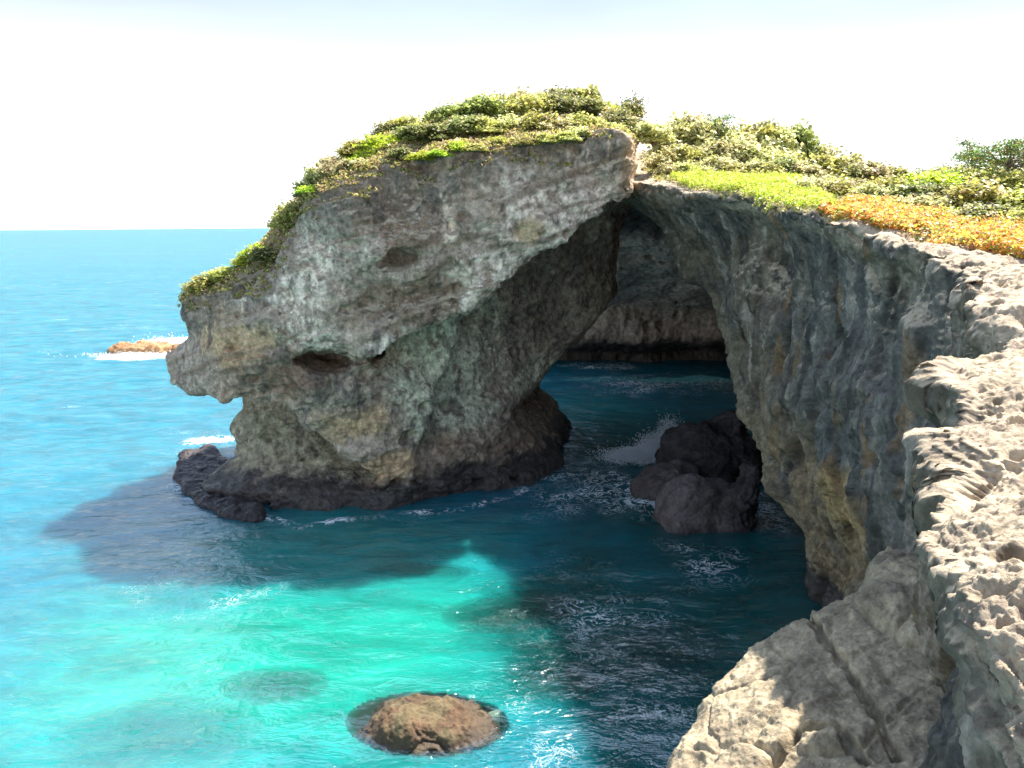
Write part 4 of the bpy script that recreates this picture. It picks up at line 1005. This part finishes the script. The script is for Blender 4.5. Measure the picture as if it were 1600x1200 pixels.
# each row: where it stands, px range, base Y, number, radius, height factor, list of colours, words
def ordinal(i, n):
    w = [q+' from left' for q in ('first', 'second', 'third', 'fourth', 'fifth', 'sixth', 'seventh', 'eighth', 'ninth', 'tenth', 'eleventh', 'twelfth', 'thirteenth', 'fourteenth')]
    if i == 0: return 'leftmost'
    if i == n-1: return 'rightmost'
    return w[i]
rows = [
    ('h', -11.2, 4.6, 45.3, 45.6, 14, 0.6, 0.7, ['bright yellow green', 'olive green', 'silvery olive'], 'on the headland rim', 'small shrubs along the headland rim'),
    ('r', 9.6, 19.0, 53.0, 52.0, 10, 1.0, 0.75, ['silvery olive', 'silvery olive', 'olive green'], 'behind the lime grass', 'shrubs behind the lime grass'),
    ('h', 5.0, 9.5, 52.0, 54.0, 4, 0.9, 0.9, ['silvery olive', 'olive green'], 'by the rock block', 'shrubs by the rock block at the headland end'),
    # (which, x0, x1, Y0, Y1, n, radius, tall, colours, place, group)
    ('h', -19.0, -12.9, 49.2, 46.6, 7, 0.75, 0.8, ['olive green', 'bright yellow green', 'bright yellow green', 'olive green'], 'on the low left nose of the headland', 'shrubs on the headland nose'),
    ('h', -12.6, -9.0, 46.6, 46.3, 4, 0.8, 1.2, ['olive green', 'silvery olive'], 'up the steep step of the headland rim', 'shrubs on the headland step'),
    ('h', -10.6, 6.2, 48.3, 49.5, 12, 1.0, 0.75, ['bright yellow green', 'olive green', 'olive green', 'silvery olive'], 'in the headland front row', 'shrubs in the headland front row'),
    ('h', -9.6, 7.0, 52.0, 56.0, 12, 1.15, 0.95, ['olive green', 'silvery olive', 'dark green', 'olive green'], 'in the headland middle row', 'shrubs in the headland middle row'),
    ('h', -7.5, 8.5, 56.5, 60.5, 12, 1.3, 1.0, ['olive green', 'silvery olive', 'olive green', 'bright yellow green'], 'on the headland skyline', 'shrubs on the headland skyline'),
    ('r', 9.8, 15.5, 56.0, 58.5, 5, 1.3, 1.1, ['silvery olive', 'silvery olive', 'olive green'], 'behind the bare rock step', 'shrubs behind the rock step'),
    ('r', 11.5, 24.5, 62.0, 64.5, 9, 1.75, 1.25, ['dark green', 'silvery olive', 'olive green', 'silvery olive'], 'in the tall thicket behind the arch', 'shrubs in the tall thicket'),
    ('r', 15.5, 24.5, 58.5, 57.0, 7, 1.4, 0.9, ['silvery olive', 'olive green', 'silvery olive'], 'at the foot of the tall thicket', 'shrubs at the thicket foot'),
    ('r', 24.5, 40.0, 60.0, 57.0, 11, 1.5, 0.85, ['olive green', 'silvery olive', 'olive green'], 'on the low right skyline', 'shrubs on the right skyline'),
    ('r', 23.0, 36.0, 49.0, 47.0, 10, 1.35, 0.85, ['silvery olive', 'olive green', 'bright yellow green', 'olive green'], 'between the right skyline and the orange strip', 'shrubs between skyline and orange strip'),
]
def gnd(px, py):
    d = ray(px, py); t = 8.0
    while t < 75:
        p = d*t
        if p[2]+CAM_H < float(TOP_R(p[0], p[1])): break
        t += 0.15
    return (p[0], p[1])
for (pa_, pb_, n_, rad, tall, cols_, place, grp) in [
    ((1330, 313), (1690, 372), 12, 0.75, 0.8, ['silvery olive', 'olive green', 'silvery olive', 'bright yellow green'], 'right behind the orange strip', 'shrubs edging the orange strip'),
    ((1250, 300), (1690, 345), 12, 1.1, 0.85, ['silvery olive', 'olive green', 'olive green'], 'in the second row from the orange strip', 'second row of shrubs behind the orange strip')]:
    A_ = gnd(*pa_); B_ = gnd(*pb_)
    rows.append(('r', A_[0], B_[0], A_[1], B_[1], n_, rad, tall, cols_, place, grp))
rr_ = random.Random(5)
for (w_, xa, xb, ya, yb, n_, rad, tall, cols_, place, grp) in rows:
    items = []
    for i in range(n_):
        f = (i+0.5+rr_.uniform(-.25, .25))/n_
        items.append((xa+(xb-xa)*f, ya+(yb-ya)*f+rr_.uniform(-.7, .7)))
    items.sort(key=lambda q: q[0]/q[1])
    for i, (x_, y_) in enumerate(items):
        ck = cols_[rr_.randrange(len(cols_))]
        crown, stem = rr_.choice(protos[ck])
        s_ = rad*rr_.uniform(0.95, 1.35)
        o = add('shrub', None, label=f'{ck} shrub, {ordinal(i, n_)} {place}', cat='shrub', group=grp,
                loc=(x_, y_, top_z(x_, y_, w_)-0.08), rot=(0, 0, rr_.uniform(0, 6.28)), scale=(s_, s_, s_*tall*rr_.uniform(.85, 1.15)))
        add('crown', crown, parent=o); add('stem', stem, parent=o)

# small wind-shaped tree at the right edge
def tree(x_, y_, zb, h_, label, seed, wid=1.6, n=2600):
    r = np.random.default_rng(seed)
    o = add('small_tree', None, label=label, cat='tree', loc=(x_, y_, zb))
    TV = []; TF = []
    v, f = tube([np.array([0, 0, -.3]), np.array([.1, 0, h_*.3]), np.array([-.1, .1, h_*.55]), np.array([.05, 0, h_*.8])], 0.12, 0.05, 7); TV += v; TF += f
    tips = []
    for k in range(34 if wid > 2.5 else 20):
        a = r.uniform(0, 6.28); el = r.uniform(.1, 1.0); L = wid*r.uniform(.5, 1.1)
        b0 = np.array([0, 0, h_*r.uniform(.35, .75)]); e = b0+np.array([math.cos(a)*L, math.sin(a)*L, el*h_*.38 if wid < 2.5 else (el-.35)*h_*.5])
        v, f = tube([b0, (b0+e)/2+r.normal(size=3)*.08, e], 0.04, 0.012, 5); TF += [tuple(i+len(TV) for i in q) for q in f]; TV += v; tips += [e, (b0+e*3)/4]
    add('trunk', make_mesh('tree_trunk', np.array(TV), np.array(TF), M_WOOD), parent=o)
    P = np.concatenate([t+r.normal(size=(n//len(tips), 3))*np.array([.28, .28, .13]) for t in tips])
    V, F, c = leaves(P, 0.15, (0.10, 0.15, 0.045), 0.3, 0.25, seed+1, [(0.16, 0.2, 0.05), (0.25, 0.12, 0.05)], 0.3)
    add('crown', make_mesh('tree_crown', V, F, M_LEAF, {'Col': c}, smooth=False), parent=o)
p = atY(1575, 290, 50); tree(p[0], p[1], top_z(p[0], p[1], 'r'), 3.0, 'broad spreading green tree above the shrubs at the right edge', 400, 3.0, 6500)
p = atY(990, 200, 60); tree(p[0], p[1], float(TOP_H(p[0], p[1])), 2.3, 'thin bluish twiggy tree poking above the headland skyline', 410, 0.7, 500)
p = atY(1120, 240, 62); tree(p[0], p[1], top_z(p[0], p[1], 'r'), 3.0, 'thin dark tree at the left end of the tall thicket', 420, 1.0, 1200)

# ground cover: leafy mats too small and many to count
def scatter_on(which, poly, n, seed, zoff=(0, .12), dens=None):
    r = np.random.default_rng(seed); P = np.array(poly); lo = P.min(0); hi = P.max(0)
    pts = r.uniform(lo, hi, size=(n*3, 2)); ins = poly_sd(pts[:, 0], pts[:, 1], poly) < 0.35*noise(pts[:, 0]*.8, pts[:, 1]*.8, 0*pts[:, 0], 130)
    pts = pts[ins]
    if dens is not None: pts = pts[r.random(len(pts)) < dens(pts[:, 0], pts[:, 1])]
    pts = pts[:n]
    f = TOP_H if which == 'h' else TOP_R
    h_, b_ = ground_z(pts[:, 0], pts[:, 1], which); ok = (h_ > b_-1.3)
    pts = pts[ok]; h_ = h_[ok]; b_ = b_[ok]
    z = np.clip(h_, b_-1.3, b_+0.5)-0.05+r.uniform(*zoff, len(pts))
    lump = 0.25*np.maximum(0, fbm(pts[:, 0]*0.9, pts[:, 1]*0.9, 0*z, 3, 140)+.25)
    return np.stack([pts[:, 0], pts[:, 1], z+lump*r.random(len(pts))], 1)
def cover(name, label, which, poly, n, size, col, alt, altp, seed, up=0.4, zoff=(0.0, .15), dens=None, cat='ground cover', aspect=.75):
    P = scatter_on(which, poly, n, seed, zoff, dens)
    V, F, c = leaves(P, size, col, up, .25, seed, alt, altp, aspect)
    add(name, make_mesh(name, V, F, M_LEAF, {'Col': c}, smooth=False), kind='stuff', label=label, cat=cat)
rimH = [(-20.2, 48.6), (-17.8, 46.4), (-15, 45.3), (-12.6, 44.5), (-11.0, 43.9), (-8.2, 43.6), (-3.5, 43.9), (0, 44.1), (3.5, 44.3), (5.0, 44.6), (6.0, 47), (8.0, 53), (8.8, 61), (-7, 62), (-11.5, 56), (-15, 54), (-19, 53)]
cover('ground_cover', 'dry pink and yellow green mat of leaves fringing the headland rim', 'h', rimH, 75000, 0.16, (0.46, 0.44, 0.12), [(0.50, 0.32, 0.20), (0.33, 0.30, 0.09), (0.12, 0.16, 0.04), (0.38, 0.30, 0.20)], 0.65, 501)
def gnd(px, py):
    d = ray(px, py); t = 8.0
    while t < 75:
        p = d*t
        if p[2]+CAM_H < float(TOP_R(p[0], p[1])): break
        t += 0.15
    return (p[0], p[1])
topR = [gnd(*q) for q in [(1022, 285), (1100, 296), (1200, 318), (1300, 338), (1400, 362), (1500, 385), (1605, 412), (1700, 430)]]+[(34, 30), (46, 60), (30, 66), (12, 66), (9, 60)]
cover('ground_cover', 'olive and straw coloured mat of low leaves across the plateau', 'r', topR, 80000, 0.15, (0.34, 0.34, 0.10), [(0.30, 0.26, 0.12), (0.30, 0.30, 0.08), (0.10, 0.13, 0.04)], 0.6, 502)
lw_ = [tuple(atZ(a, b, z)[:2]) for a, b, z in []]
def patchy(x, y): return sstep(-0.25, 0.25, noise(x*.7, y*.7, 0*x, 133)+.1)*.9+.1
limeP = [gnd(*q) for q in [(1045, 286), (1130, 300), (1220, 318), (1300, 334), (1305, 322), (1250, 302)]]+[(16, 47), (13, 50), (10.5, 50)]
cover('grass', 'vivid lime green grass patch near the cliff brink right of the arch', 'r', limeP, 26000, 0.17, (0.44, 0.50, 0.05), [(0.54, 0.50, 0.12), (0.30, 0.46, 0.03), (0.55, 0.5, 0.2)], 0.55, 503, 0.1, (0.05, .4), patchy, cat='grass', aspect=.3)
orP = [gnd(*q) for q in [(1275, 331), (1350, 350), (1430, 369), (1510, 388), (1605, 412), (1700, 430), (1700, 395), (1600, 362), (1500, 345), (1400, 328), (1330, 318)]]
cover('ground_cover', 'strip of orange red and yellow succulent leaves beside the bare rock', 'r', orP, 42000, 0.12, (0.60, 0.33, 0.06), [(0.58, 0.17, 0.06), (0.62, 0.27, 0.10), (0.45, 0.48, 0.07), (0.50, 0.40, 0.22), (0.30, 0.33, 0.08)], 0.7, 504, 0.5, (0.03, .3), patchy)
limeH = [(-10.5, 46.9), (-7.5, 46.6), (-5, 48), (-6.5, 50.0), (-9.5, 49.4)]
cover('grass', 'lime green grass patch on the left shoulder of the headland', 'h', limeH, 6000, 0.16, (0.42, 0.56, 0.03), [(0.55, 0.6, 0.06)], 0.4, 505, 0.1, (0.05, .3), cat='grass', aspect=.3)
print('scene built', sum(len(o.data.polygons) for o in bpy.data.objects if o.type == 'MESH' and o.data))
